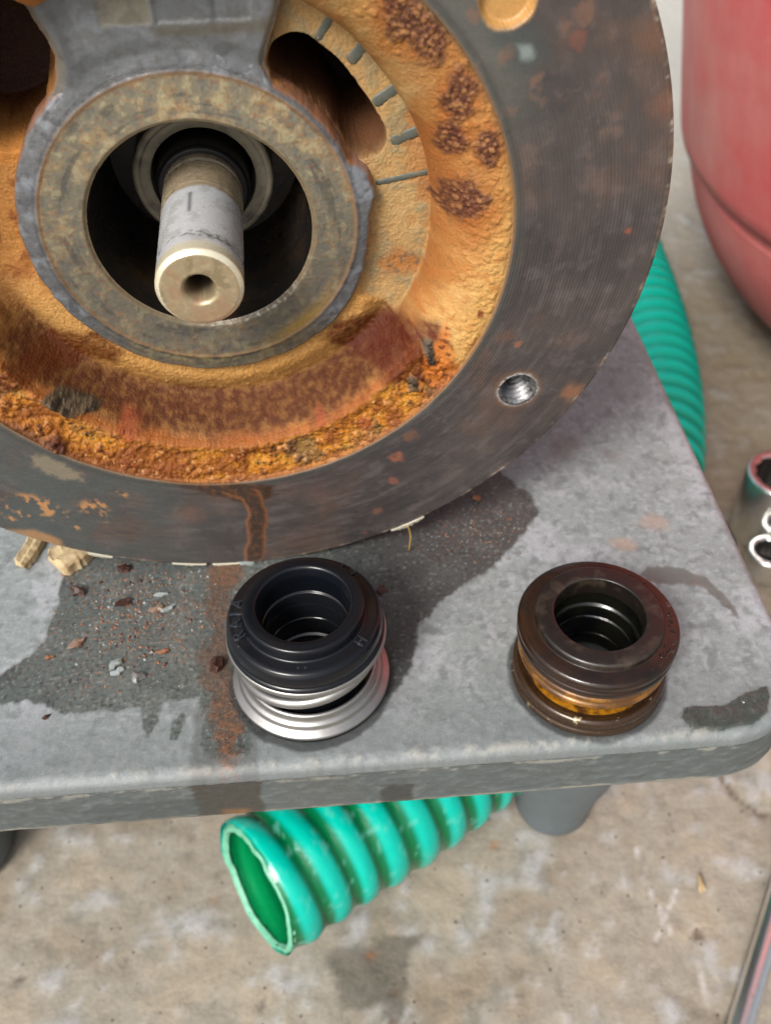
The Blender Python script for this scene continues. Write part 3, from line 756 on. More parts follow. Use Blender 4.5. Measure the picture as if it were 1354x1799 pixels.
# bare shiny scabs
for poly, dz in [([(62, 688), (100, 688), (150, 708), (182, 722), (170, 730), (118, 720), (80, 702)], .9), ([(735, 592), (760, 590), (766, 625), (748, 632)], .8), ([(708, 650), (732, 648), (735, 672), (714, 678)], .7)]:
    m = sstep(.3, -.5, poly_sd(Xp, Yp, [pd(*k, -5) for k in poly]) + .5 * a3 + .35); cc_ = mixc(cc_, A(96, 84, 66), m * .9); cc_ = mixc(cc_, A(36, 30, 26), m * sstep(-.1, .2, a3) * .85)
    h = h + dz * m * (1 + a3); crg = crg * (1 - m) + .18 * m
m = sstep(2.2, .5, np.hypot(Xp - pd(95, 778, -2)[0], Yp - pd(95, 778, -2)[1]) - 1.6 + 1.2 * a3); h = h + 1.8 * m * (1 + .6 * a3); cc_ = mixc(cc_, A(84, 40, 30), m); crg = crg * (1 - m) + .28 * m
m = sstep(1.0, -.5, poly_sd(Xp, Yp, [pd(*k, -2) for k in [(0, 735), (40, 745), (95, 775), (120, 800), (90, 800), (40, 770), (0, 755)]]) + a2); cc_ = mixc(cc_, A(92, 60, 42), m * .75)
crg = crg * (1 - bandm) + (0.28 + .22 * a2) * bandm
crg = crg - L * .28 * np.exp(-((Rn - 58.5) / 2.6) ** 2)
# channel on the left
lm = leftm * (1 - lowm)
cc_ = mixc(cc_, A(190, 124, 60), lm * .7); cc_ = mixc(cc_, A(130, 72, 36), lm * sstep(.05, .4, a2 + .4 * a1) * .7)
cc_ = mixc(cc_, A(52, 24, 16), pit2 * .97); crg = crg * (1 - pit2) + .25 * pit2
rim2 = sstep(2.8, .8, abs(sdl - 3)); cc_ = mixc(cc_, A(206, 136, 62), rim2 * leftm * .7)
# slot walls: dark rust, then the pit's shade painted in by depth
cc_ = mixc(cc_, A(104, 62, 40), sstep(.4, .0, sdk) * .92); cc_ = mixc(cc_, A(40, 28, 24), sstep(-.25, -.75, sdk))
# dark line at both lips
cc_ = mixc(cc_, A(120, 96, 66), sstep(RI - 1.4, RI - .2, R_ + .7 * a2) * .45 * (1 - lowm))
cc_ = mixc(cc_, A(150, 96, 60), sstep(RI - 2, RI - .5, R_ + a2) * .5 * lowm)
h = np.where(R_ > RI - .3, np.minimum(h, -.9), h)
h[-1] = -.25
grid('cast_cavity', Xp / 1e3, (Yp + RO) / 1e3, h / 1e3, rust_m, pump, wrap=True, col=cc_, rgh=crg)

# -- machined web at the top between the two openings
WX, WY = np.meshgrid(np.arange(-44, 44, .3), np.arange(14, 71, 0.3)); wy = WY
xl = -20.3 - (wy - 35.4) * 0.38; xr = 18.3 + (wy - 36.8) * .37
b1 = fbm(WX, WY, 10, 4, 91); b2 = fbm(WX, WY, 3, 4, 92)
WC = np.ones(WX.shape + (3,)) * A(122, 126, 130)
WC = mixc(WC, A(150, 154, 160), sstep(0, .4, b1) * .6); WC = mixc(WC, A(92, 94, 96), sstep(.1, .4, -b1 + .3 * b2) * .6)
pan = lambda a, b: sstep(a - .5, a + .5, WX) * sstep(b + .5, b - .5, WX) * sstep(44.6, 45.6, WY + .4 * b2)
WC = mixc(WC, A(150, 142, 112), pan(-12.5, -2.6) * .6)
WC = mixc(WC, A(118, 122, 126), pan(-1.8, 16.5) * .55)
WC = mixc(WC, A(76, 78, 78), np.exp(-((WX - 9.0) / .9) ** 2) * sstep(43, 46, WY) * .5)
WC = mixc(WC, A(96, 88, 62), np.exp(-((WY - 43.6 - .6 * b1) / 1.4) ** 2) * sstep(-4, -1, WX) * .7)
sdw_ = np.maximum(np.maximum(xl - WX, WX - xr) * .935, 30 - WY); wd2 = np.degrees(np.arctan2(WY, WX)); sdh_ = np.hypot(WX, WY) - 40.6 + 3.2 * sstep(14, 24, wd2) * sstep(66, 58, wd2)
kk_ = np.where(WX > 0, 2.6, 9.0); hh_ = np.clip(.5 + .5 * (sdh_ - sdw_) / kk_, 0, 1); sdu = sdh_ * (1 - hh_) + sdw_ * hh_ - kk_ * hh_ * (1 - hh_) + .45 * b2
edge = -sdu
WC = mixc(WC, A(134, 122, 96), sstep(2.2, .3, edge + 1.2 * b2) * .6)
WC = mixc(WC, A(100, 96, 88), sstep(.1, .4, b2 + .5 * b1) * .4)
WZ = -12.45 + .12 * b2 - 0.35 * (pan(-1.8, 16.5) * (1 - np.exp(-((WX - 9) / .6) ** 2) * .6)) - 0.2 * pan(-12.5, -2.6)
WR = np.hypot(WX, WY)
WZ = WZ + .10 - .7 * sstep(36, 40.5, WR) * sstep(43.5, 39.5, WR) - .5 * sstep(37.2, 36.2, WR)
WZ = WZ - 0.9 * sstep(2.2, 0, edge) ** 2 - np.where(WX > 0, 3.6, 16) * sstep(-.05, np.where(WX > 0, -1.2, -2.4), edge)
wkeep = (WR > 36.3) & (sdw_ < 7.5) & (edge > np.where(WX > 0, -.75, -2.5)); wkeep = wkeep[:-1, :-1] & wkeep[1:, 1:] & wkeep[1:, :-1] & wkeep[:-1, 1:]
WC = mixc(WC, A(186, 128, 70), sstep(.3, -.6, edge))
grid('web', WX / 1e3, (WY + RO) / 1e3, WZ / 1e3, hub_m, pump, keep=wkeep, col=WC * .66, rgh=.42 + .12 * b1)

# -- machined bars between slot and wall (five radial ribs)
rib_m = surf_mat('dark_rib_top', A(90, 94, 84), .55, var=.5, vscale=900, bump=.4, bscale=1400, second=A(128, 112, 78), secscale=350, seclo=.55, sechi=.75)
for ang_, r0, r1, w_ in [(53, 48.6, 57.5, 1.0), (43.6, 49.4, 56.6, 1.35), (31.6, 47.8, 54.6, 1.3), (20.0, 47.4, 54.2, 1.3), (9.2, 41.4, 54.2, 0.75)]:
    bm = bmesh.new(); a = math.radians(ang_)
    ca_, sa_ = math.cos(a), math.sin(a); n_ = 14; lo, hi = [], []
    rows = []
    for i in range(n_ + 1):
        r = r0 + (r1 - r0) * i / n_
        k = w_ * (0.85 + 0.2 * rnd.random()) * (0.55 if i in (0, n_) else 1)
        row = []
        for (o_, z_) in [(-k - .3, -1.0), (-k, .25), (-k * .7, .42), (k * .7, .42), (k, .25), (k + .3, -1.0)]:
            row.append(bm.verts.new(((r * ca_ - o_ * sa_) / 1e3, (r * sa_ + o_ * ca_ + RO) / 1e3, (HF + z_ + rnd.uniform(-.06, .06) - .22) / 1e3)))
        rows.append(row)
    for p_, q_ in zip(rows[:-1], rows[1:]):
        for j in range(5): bm.faces.new((p_[j], q_[j], q_[j + 1], p_[j + 1])).smooth = True
    bm.faces.new(rows[0]); bm.faces.new(rows[-1][::-1])
    bmesh.ops.recalc_face_normals(bm, faces=bm.faces)
    me = bpy.data.meshes.new('rib'); bm.to_mesh(me); bm.free(); link('rib', me, rib_m, pump)

# -- hub ring
HH = -12.4
nh = 1200; th = np.linspace(0, 2 * np.pi, nh, endpoint=False); Dd = tdeg(th)
rout = 40.9 - 3.3 * sstep(14, 24, Dd) * sstep(66, 58, Dd) + 0.35 * fbm(np.cos(th) * 41, np.sin(th) * 41, 5, 3, 93) - 1.5 * sstep(8, 0, Dd) * sstep(-40, -10, Dd)
fr = np.concatenate([np.linspace(0, 1, 62)])
RB = 25.4
R_ = RB + (rout[None] - RB) * fr[:, None]; T_ = np.repeat(th[None], len(fr), 0)
Xp, Yp = R_ * np.cos(T_), R_ * np.sin(T_); D_ = tdeg(T_)
c1 = fbm(Xp, Yp, 9, 4, 101); c2 = fbm(Xp, Yp, 3, 4, 102); c3 = fbm(Xp, Yp, 1.2, 3, 103); c4 = fbm(R_ * 2, T_ * 10, 5, 4, 104)
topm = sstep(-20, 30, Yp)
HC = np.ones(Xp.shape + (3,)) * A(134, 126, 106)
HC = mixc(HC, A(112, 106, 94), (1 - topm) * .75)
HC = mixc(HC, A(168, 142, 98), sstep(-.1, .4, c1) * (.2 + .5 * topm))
HC = mixc(HC, A(180, 170, 134), sstep(.08, .45, c2 + .3 * c1 + .3 * c3) * (.3 + .35 * topm))
HC = mixc(HC, A(96, 102, 100), sstep(.05, .45, -c2 + .4 * c4 + .3 * c3) * .6)
HC = mixc(HC, A(78, 72, 66), sstep(.2, .45, c4 - .3 * c1) * .55)
HC = mixc(HC, A(158, 92, 52), sstep(.28, .45, c3 + .3 * c1) * .4)
HC = mixc(HC, A(190, 150, 62), np.exp(-((D_ + 52) / 16) ** 2) * np.exp(-((R_ - 34.5) / 1.8) ** 2) * .8)
HC = mixc(HC, A(206, 190, 120), np.exp(-((D_ + 95) / 28) ** 2) * np.exp(-((R_ - 36.4) / 1.1) ** 2) * sstep(-.2, .2, c2) * .8)
# outer blue-grey chamfer
rel = rout[None] - R_
outm = sstep(35.4, 36.2, R_ + .5 * c2)
HC = mixc(HC, A(108, 112, 118), outm * .85 * sstep(-34, -22, Yp + 4 * c1)); HC = mixc(HC, A(156, 164, 176), outm * sstep(.0, .4, c1 + .3 * c2) * .5 * sstep(-34, -22, Yp)); HC = mixc(HC, A(84, 86, 90), outm * sstep(.1, .35, -c2) * .6)
HC = mixc(HC, A(116, 112, 92), outm * np.exp(-((D_ + 90) / 45) ** 2) * .4)
HC = mixc(HC, A(150, 108, 62), np.exp(-((R_ - 35.6 - .25 * c2) / .5) ** 2) * .65)
HC = mixc(HC, A(60, 60, 60), np.exp(-((R_ - 36.6 - .25 * c2) / .4) ** 2) * .4)
HC = mixc(HC, A(180, 110, 56), sstep(.9, .1, rel + .6 * c2) * .65)
innm = sstep(RB + 1.8, RB + .5, R_ + .4 * c2); HC = mixc(HC, A(150, 128, 92), innm * .6)
HC = mixc(HC, A(214, 210, 200), innm * sstep(.1, .35, c3 + .4 * c2) * np.exp(-((D_ + 60) / 30) ** 2))  # glint on the lower right of the bore lip, painted as pale specks
HZ = HH + .10 * c2 + .06 * c3 - 0.7 * sstep(36, 40.5, R_) + .25 * np.exp(-((R_ - 35.9) / .4) ** 2) - .6 * sstep(1.0, 0, rel) * 1.5 - .9 * sstep(RB + 1.0, RB, R_)
HZ[-1] = -19.5
hr = .42 + .12 * c1 - .12 * outm
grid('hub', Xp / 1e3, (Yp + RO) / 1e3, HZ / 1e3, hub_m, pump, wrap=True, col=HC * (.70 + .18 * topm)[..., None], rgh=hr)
# bore lining, seat, shaft (all about the pump axis; lathe z = out of the face)
oil = surf_mat('oily_bore', A(30, 27, 26), .3, var=.4, vscale=500, bump=.25, bscale=500, second=A(74, 54, 26), secscale=50, seclo=.48, sechi=.8, big=.3, bigscale=40)
ax = (0, RO / 1e3, 0)
lathe('bore', [(RB, HH - .85), (RB - .1, HH - 1.6), (RB - .15, -22), (RB - .2, -30), (RB - .3, -48), (RB - 1.6, -50), (21, -50), (17.0, -50), (17.0, -41)], oil, pump, 160, ax)
seat_m = surf_mat('seat_ring_metal', A(150, 142, 122), .4, var=.35, vscale=500, bump=.3, bscale=900, second=A(96, 92, 84), secscale=120)
lathe('seat_ring', rnd_prof([(17.2, -49), (17.2, -37.6), (16.6, -37), (15.6, -37), (15.2, -37.4), (14.4, -37.3), (12.8, -37.5), (12.4, -49)], .3), seat_m, pump, 128, ax)
dk = surf_mat('dark_sleeve_rubber', A(20, 20, 22), .42, var=.3, vscale=400, bump=.2, bscale=800, second=A(50, 46, 42), secscale=90, seclo=.6, sechi=.8, spec=.3)
lathe('shaft_sleeve', rnd_prof([(11.3, -60), (11.3, -31.8), (10.6, -31), (9.2, -31)], .35), dk, pump, 96, ax)
# shaft with bands of wear along its length
zs_ = np.concatenate([[-31.2], np.linspace(-31, 9.8, 150), np.linspace(10.0, 11.0, 6)])
sh_t = np.linspace(0, 2 * np.pi, 200, endpoint=False)
rr_ = np.full(zs_.shape, 9.55); rr_ = rr_ - 0.35 * (zs_ > -29) * (zs_ < -27.9) - .12 * (zs_ > -18); rr_[-6:] = 9.43 - np.linspace(0, 1, 6) ** 1.3 * 1.0
RS, TS = np.meshgrid(rr_, sh_t, indexing='ij'); ZS = np.repeat(zs_[:, None], 200, 1)
m1 = fbm(TS * 9, ZS, 5, 4, 111); m2 = fbm(TS * 9, ZS * 2.5, 1.8, 4, 112); m3 = fbm(np.cos(TS) * 6, ZS * .35, 1.3, 3, 113)
sC = np.ones(RS.shape + (3,)) * A(222, 224, 226)
sC = mixc(sC, A(184, 184, 182), sstep(0, .3, m1) * .6)
tanb = sstep(-15.5, -17, ZS + .5 * m1); sC = mixc(sC, A(176, 152, 112), tanb * .85); sC = mixc(sC, A(110, 98, 80), tanb * sstep(.0, .4, m2) * .5)
sC = mixc(sC, A(226, 224, 214), np.exp(-((ZS + 28.4) / .6) ** 2) * .6)
sC = mixc(sC, A(70, 72, 74), np.exp(-((ZS - 4.0 - .8 * m1) / 1.3) ** 2) * sstep(-.05, .25, m2 + .2 * m1) * .8)
sC = mixc(sC, A(224, 212, 178), sstep(6.0, 8, ZS + .5 * m1) * .8)
sC = mixc(sC, A(96, 98, 100), np.exp(-((TS - math.radians(97)) / .05) ** 2) * sstep(-14, -13, ZS) * sstep(-4, -6, ZS) * .8)
shaft_m = surf_mat('worn_steel', None, metallic=.55, var=.08, vscale=700, bump=.05, bscale=1200, bdist=.00015, spec=.6, rvar=.1)
shaft = grid('shaft', RS * np.cos(TS) / 1e3, (RS * np.sin(TS) + RO) / 1e3, ZS / 1e3, shaft_m, pump, wrap=True, col=sC * 1.5, rgh=.27 + .1 * m1)
er = np.concatenate([[8.43], np.linspace(8.2, 4.2, 16), [3.9, 3.5, 3.2, 3.1, 2.7, 2.5, 2.45, 2.4]])
ezf = np.concatenate([[11.0], np.full(16, 11.08), [11.0, 10.6, 10.0, 9.0, 8.0, 5.0, 0.0, -6.0]])
RE, TE = np.meshgrid(er, sh_t, indexing='ij'); ZE = np.repeat(ezf[:, None], 200, 1)
x_, y_ = RE * np.cos(TE), RE * np.sin(TE)
q1 = fbm(x_, y_, 5, 4, 121); q2 = fbm(x_, y_, 1.6, 3, 122)
eC = mixc(np.ones(RE.shape + (3,)) * A(178, 162, 130), A(146, 130, 100), sstep(0, .35, q1) * .7); eC = mixc(eC, A(204, 186, 150), sstep(.1, .4, q2) * .5)
eC = mixc(eC, A(176, 124, 96), sstep(.0, .4, -q1 - y_ * .03) * .4); eC = mixc(eC, A(52, 40, 28), sstep(9.5, 7, ZE) * .7)
grid('shaft_end', x_ / 1e3, (y_ + RO) / 1e3, ZE / 1e3, shaft_m, shaft, wrap=True, col=eC * 1.2, rgh=.42 + .1 * q1)
# motor body behind, mostly hidden
green = surf_mat('motor_paint', A(60, 84, 84), .5, var=.2, vscale=200, bump=.2, second=A(120, 80, 50), secscale=60, seclo=.6, sechi=.75)
lathe('motor_body', [(60, -13.2), (72, -30), (80, -45), (82, -60), (82, -235), (70, -245), (1, -246)], green, pump, 96, ax)
# gasket remnants clinging to the rim
gm = surf_mat('old_gasket', A(206, 200, 180), .7, var=.25, vscale=600, bump=.4, bscale=900)
for a0, a1, wv in [(-66.5, -60.5, 1.3), (-97, -92.0, 1.1), (-117, -113, 1.0), (-103.5, -98, .7)]:
    bm = bmesh.new(); prev = None; n_ = 22
    for i in range(n_ + 1):
        a = math.radians(a0 + (a1 - a0) * i / n_)
        w = wv * (0.25 + 0.75 * math.sin(math.pi * i / n_) ** .5) * rnd.uniform(.6, 1.15)
        row = []
        for r, z in [(RO - .5, .1), (RO - .2, .35), (RO + w, .05), (RO + w * .8, -1.4), (RO - .2, -1.7)]:
            row.append(bm.verts.new((r * math.cos(a) / 1e3, (r * math.sin(a) + RO) / 1e3, (z - .2) / 1e3)))
        if prev:
            for j in range(4): bm.faces.new((prev[j], row[j], row[j + 1], prev[j + 1]))
        prev = row
    bmesh.ops.recalc_face_normals(bm, faces=bm.faces)
    me = bpy.data.meshes.new('gasket_remnant'); bm.to_mesh(me); bm.free(); link('gasket_remnant', me, gm, pump)

# ------------------------------------------------------------------ seals
rub = surf_mat('black_rubber', A(16, 19, 25), .22, var=.15, vscale=600, bump=.08, bscale=1500, spec=.34, speck=(A(150, 150, 150), 900, .12, .965), rvar=.08)
steel = surf_mat('pressed_stainless', (.30, .295, .285), .36, metallic=.9, var=.15, vscale=400, bump=.18, bscale=1600, rvar=.1)
gloss = surf_mat('black_gloss_ceramic', A(26, 28, 32), .14, var=.2, vscale=300, bump=.08, bscale=600, spec=.6)
s1 = thing('mechanical_seal', (-0.02099, 0.14575, 0.0002), 'new black rubber and silver mechanical seal with raised lettering, beside the rust streak', 'pump seal')
lathe('base_ring', rnd_prof([(12, 0), (20.3, 0), (20.6, .6), (20.6, 2.2), (12, 2.4)], .4), gloss, s1)
lathe('spring_cup', rnd_prof([(13, 2.0), (20.9, 2.1), (21.2, 2.5), (21.1, 3.1), (19.6, 4.0), (19.3, 4.3), (19.0, 5.4), (18.3, 5.8), (17.9, 6.4), (17.7, 7.8), (17.0, 8.1), (16.6, 7.8), (16.0, 2.6)], .3), steel, s1)
lathe('bellows', rnd_prof([(11.6, 2), (14.6, 2.6), (15.4, 8), (16.0, 10), (15.6, 13), (15.8, 15), (15.8, 21)], .5), rub, s1)
pts = []
for i in range(150):
    a = 60 + 370 * i / 149; z = min(max(10.2 + (a - 180) / 90 * 4.3, 7.6), 19.2)
    a = math.radians(a); pts.append((17.6 * math.cos(a) / 1e3, 17.6 * math.sin(a) / 1e3, z / 1e3))
tube('spring', pts, .00155, steel, s1, 14)
lathe('steel_collar', rnd_prof([(15.4, 19.0), (17.6, 19.2), (19.2, 19.6), (20.1, 20.1), (20.5, 20.5), (20.6, 20.9), (20.5, 21.6), (20.2, 22.0), (18, 22.0)], .25), steel, s1)
boot = lathe('rubber_boot', rnd_prof([(16, 21.4), (20.0, 21.6), (20.2, 22.0), (20.2, 22.7), (19.9, 23.1), (19.6, 23.3), (19.8, 25.0), (19.6, 26.8), (18.9, 27.9), (18.2, 28.2), (15.8, 28.5), (15.4, 28.8), (15.2, 31.4), (14.8, 31.9), (12.4, 32.0), (11.8, 31.7), (11.3, 30.4), (10.9, 29.4), (11.0, 27), (11.0, 23.6)], .35), rub, s1)
lathe('inner_bore', rnd_prof([(11.0, 23.6), (11.5, 23.4), (11.5, 22.8), (10.9, 22.6), (10.8, 18.5), (10.6, 18.2), (10.6, 13), (10.2, 12.7), (10.2, 9.5), (11.4, 9), (11.5, 5.0), (10.6, 4.6), (10.6, 3.8), (11.6, 3.4), (11.8, 0.4)], .25), gloss, s1)
# raised letters on the shoulder
def letter(ch, ang_deg, r, size, parent, mat, rot_off=0, z=28.36):
    cu = bpy.data.curves.new('lettering', 'FONT'); cu.body = ch; cu.size = size / 1e3; cu.extrude = .0004; cu.bevel_depth = .00004
    cu.align_x = 'CENTER'; cu.align_y = 'CENTER'; cu.offset = .00002
    tmp = bpy.data.objects.new('lettering', cu); COL.objects.link(tmp)
    dg = bpy.context.evaluated_depsgraph_get(); me = bpy.data.meshes.new_from_object(tmp.evaluated_get(dg))
    bpy.data.objects.remove(tmp); me.materials.clear()
    me.name = 'letter'
    o_ = link('letter', me, mat, parent)
    a = math.radians(ang_deg); o_.location = (r * math.cos(a) / 1e3, r * math.sin(a) / 1e3, z / 1e3)
    o_.rotation_euler = (0, 0, a - math.pi / 2 + rot_off)
    return o_
rub2 = surf_mat('raised_rubber_lettering', A(38, 43, 52), .3, var=.1, vscale=600, bump=.05, spec=.6)  # lighter than the boot to paint in highlights on the letter edges
for ch, a in zip('RAJA', (205, 192.5, 181.5, 170.5)): letter(ch, a, 17.05, 4.1, boot, rub2)
for ch, a in zip('19', (58, 47)): letter(ch, a, 17.05, 3.5, boot, rub2)
letter('H', -34, 17.05, 3.7, boot, rub2)
for a in (-92, -86):
    o_ = lathe('mould_dot', [(.32, 0), (.25, .2), (.02, .28)], rub2, boot, 10); o_.location = (17.0 * math.cos(math.radians(a)) / 1e3, 17.0 * math.sin(math.radians(a)) / 1e3, .02832)

def seal2_mat(name, base, sec, rough, lo=.45, hi=.6, metallic=.1, scale=70):
    return surf_mat(name, A(*base), rough, metallic=metallic, var=.3, vscale=500, bump=.3, bscale=900, second=A(*sec), secscale=scale, seclo=lo, sechi=hi, spec=.34, coat=.2, rvar=.12)
old_top = seal2_mat('stained_seal_face', (30, 24, 20), (70, 60, 50), .38, metallic=0, lo=.5, hi=.7, scale=160)
old_rim = seal2_mat('brown_oily_rim', (46, 28, 18), (26, 20, 16), .22, metallic=0)
old_band = seal2_mat('orange_brown_band', (96, 62, 26), (160, 108, 36), .24, .46, .66, .1, 130)
old_yel = seal2_mat('amber_recess', (176, 118, 24), (84, 52, 22), .2, .46, .6, .1, 150)
old_base = seal2_mat('grimy_base_lip', (66, 48, 34), (186, 166, 130), .28, .61, .66, .3, 230)
s2 = thing('mechanical_seal', (0.05371, 0.14545, 0.0002), 'old brown seal stained with rust and oil, at the right corner of the stool', 'pump seal')
s2.rotation_euler = (math.radians(0), 0, 0.4)
lathe('base_lip', rnd_prof([(12, 0), (19.9, 0), (20.5, .6), (20.5, 2.0), (19.9, 2.6), (20.1, 3.4), (20.4, 4.4), (20.2, 5.6), (19.3, 6.4), (18.4, 6.0), (17.6, 5.4), (16, 5.2)], .45), old_base, s2, wob=.0012)
lathe('amber_sleeve', rnd_prof([(16, 4.8), (17.2, 5.3), (16.8, 7), (16.9, 9.4), (17.8, 10.6), (18.2, 11.6)], .5), old_yel, s2)
lathe('grooved_band', rnd_prof([(17.0, 10.4), (18.7, 10.9), (19.5, 11.8), (19.5, 12.8), (18.8, 13.4), (18.8, 14.0), (19.6, 14.6), (19.8, 15.6), (19.2, 16.2), (19.2, 16.8)], .35), old_band, s2, wob=.0006)
lathe('rim', rnd_prof([(18.4, 16.4), (19.7, 16.9), (20.3, 17.6), (20.4, 19.0), (19.9, 19.6), (19.9, 20.2), (20.5, 20.8), (20.5, 22.2), (19.9, 23.0), (18.2, 23.3), (16.5, 23.4), (16.1, 23.7)], .35), old_rim, s2, wob=.0005)
lathe('face_ring', rnd_prof([(16.3, 23.3), (16.2, 24.9), (15.7, 25.45), (12.0, 25.6), (11.5, 25.4), (11.5, 24.6), (11.5, 20)], .3), old_top, s2)
s2in = seal2_mat('oily_inner_wall', (20, 20, 14), (8, 9, 12), .2, metallic=0)
lathe('inner_bore', rnd_prof([(11.5, 20.2), (11.7, 19.8), (12.0, 18.0), (11.9, 15.5), (11.0, 14.8), (10.9, 11.2), (10.3, 10.8), (10.3, 5), (9.6, 4.4), (9.4, 1), (11, .3)], .35), s2in, s2, wob=.003)
# oil and water standing on the upturned rim of the old seal
for k in range(26):
    a = math.radians(rnd.choice([rnd.uniform(-40, 20), rnd.uniform(-40, 20), rnd.uniform(-95, 60)])) - .4; r = rnd.uniform(17.4, 19.3); q = rnd.uniform(.25, .7)
    bm = bmesh.new(); bmesh.ops.create_icosphere(bm, subdivisions=2, radius=q / 1e3)
    for v in bm.verts: v.co = Vector((v.co.x * rnd.uniform(.9, 1.1) * 1.2, v.co.y, max(v.co.z, 0) * .45))
    for f in bm.faces: f.smooth = True
    me = bpy.data.meshes.new('droplet'); bm.to_mesh(me); bm.free(); o_ = link('droplet', me, water_m, s2)
    o_.location = (r * math.cos(a) / 1e3, r * math.sin(a) / 1e3, .0232); o_.rotation_euler = (0, 0, rnd.uniform(0, 6))

# ------------------------------------------------------------------ green corrugated hose
hN = NT('green_hose_plastic'); b = hN.b
at = hN.n('ShaderNodeAttribute', attribute_name='Col')
hN.l(at.outputs['Color'], b.inputs['Base Color']); b.inputs['Roughness'].default_value = .22
b.inputs['Specular IOR Level'].default_value = .4
b.inputs['Subsurface Weight'].default_value = .0; b.inputs['Subsurface Radius'].default_value = (.002, .008, .006); b.inputs['Subsurface Scale'].default_value = 1.0
tc = hN.n('ShaderNodeTexCoord'); nn = noise_node(hN, tc.outputs['Object'], 220, 5, .6)
bp = hN.n('ShaderNodeBump'); bp.inputs['Strength'].default_value = .35; bp.inputs['Distance'].default_value = .0008
hN.l(nn.outputs[0], bp.inputs['Height']); hN.l(bp.outputs[0], b.inputs['Normal'])
hose_m = hN.m
ctrl = [(-.054, .151, -.1505), (-.028, .170, -.1535), (.0, .1885, -.157), (.03, .212, -.162), (.062, .241, -.167), (.105, .295, -.169), (.145, .362, -.169), (.172, .44, -.169), (.186, .52, -.169), (.193, .61, -.169), (.193, .70, -.169),
        (.18, .79, -.169), (.14, .88, -.169), (.06, .94, -.169), (-.05, .95, -.169), (-.16, .92, -.169), (-.25, .84, -.169)]
cl = np.array(spline(ctrl, 60))
sl_ = np.concatenate([[0], np.cumsum(np.linalg.norm(np.diff(cl, axis=0), axis=1))])
ns = int(sl_[-1] / .00095); ss = np.linspace(0, sl_[-1], ns)
CL = np.stack([np.interp(ss, sl_, cl[:, i]) for i in range(3)], 1)
Tn = np.gradient(CL, axis=0); Tn /= np.linalg.norm(Tn, axis=1)[:, None]
Bn = np.cross(Tn, [0, 0, 1.0]); Bn /= np.linalg.norm(Bn, axis=1)[:, None]; Wn = np.cross(Bn, Tn)
nk = 96; kk = np.linspace(0, 2 * np.pi, nk, endpoint=False)
pitch = .0142
PHs = (ss[:, None] / pitch + kk[None] / (2 * np.pi)); wv = .5 + .5 * np.cos(2 * np.pi * (PHs - .62))
wv = wv ** .6
rad = .0266 + .0020 * wv
endf = sstep(.004, 0, ss)[:, None]
hx_ = fbm(ss[:, None] * 1e3 + 0 * kk, kk[None] * 25 + 0 * ss[:, None], 14, 3, 131)
rad = rad + .00025 * hx_
cut = (.0004 * hx_ * 3 + .002 * np.sin(kk)[None]) * endf
HX = CL[:, None, 0] + rad * (np.cos(kk)[None] * Bn[:, None, 0] + np.sin(kk)[None] * Wn[:, None, 0]) + cut * Tn[:, None, 0]
HY = CL[:, None, 1] + rad * (np.cos(kk)[None] * Bn[:, None, 1] + np.sin(kk)[None] * Wn[:, None, 1]) + cut * Tn[:, None, 1]
HZ_ = CL[:, None, 2] + rad * (np.cos(kk)[None] * Bn[:, None, 2] + np.sin(kk)[None] * Wn[:, None, 2]) + cut * Tn[:, None, 2]
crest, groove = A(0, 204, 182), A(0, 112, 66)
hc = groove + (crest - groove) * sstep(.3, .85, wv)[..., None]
hc = mixc(hc, A(0, 190, 166), np.repeat(sstep(.25, .45, ss)[:, None], nk, 1) * .75)
hx2 = fbm(ss[:, None] * 1e3 + 0 * kk, kk[None] * 28 + 0 * ss[:, None], 5, 4, 135)
hc = mixc(hc, A(120, 214, 196), sstep(.3, .5, hx2 + .2 * hx_) * .35 * np.repeat(sstep(.3, .2, ss)[:, None], nk, 1))
hose = thing('suction_hose', tuple(CL[0]), 'green ribbed suction hose lying on the floor and running under the stool', 'hose')
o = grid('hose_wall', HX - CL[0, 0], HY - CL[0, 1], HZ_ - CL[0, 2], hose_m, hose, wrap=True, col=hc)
# inner wall near the open end
nI = int(.28 / .00095)
ri = .0240 + .0006 * wv[:nI]
IX, IY, IZ = [CL[:nI, None, i] + ri * (np.cos(kk)[None] * Bn[:nI, None, i] + np.sin(kk)[None] * Wn[:nI, None, i]) + cut[:nI] * Tn[:nI, None, i] for i in range(3)]
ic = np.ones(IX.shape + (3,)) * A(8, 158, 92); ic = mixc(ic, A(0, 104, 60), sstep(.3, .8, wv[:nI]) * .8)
grid('hose_lining', IX - CL[0, 0], IY - CL[0, 1], IZ - CL[0, 2], hose_m, hose, wrap=True, col=ic)
rim_m = surf_mat('frayed_cut_edge', A(120, 200, 166), .45, var=.4, vscale=500, bump=.6, bscale=900, bdist=.0006)
rl = []
for r0_, dz_ in ((.0238, .0010), (.0245, -.0003), (.0252, -.0005), (.0259, -.0001), (.0268, .0010)):
    jit = 1 + .03 * fbm(np.cos(kk) * 24, np.sin(kk) * 24 + r0_ * 900, 2, 3, 140)
    rl.append(np.stack([CL[0, i] + r0_ * jit * (np.cos(kk) * Bn[0, i] + np.sin(kk) * Wn[0, i]) + (cut[0] + dz_ * (1 + jit * .4)) * Tn[0, i] - CL[0, i] for i in range(3)], 1))
rl = np.array(rl); grid('cut_edge', rl[..., 0], rl[..., 1], rl[..., 2], rim_m, hose, wrap=True)

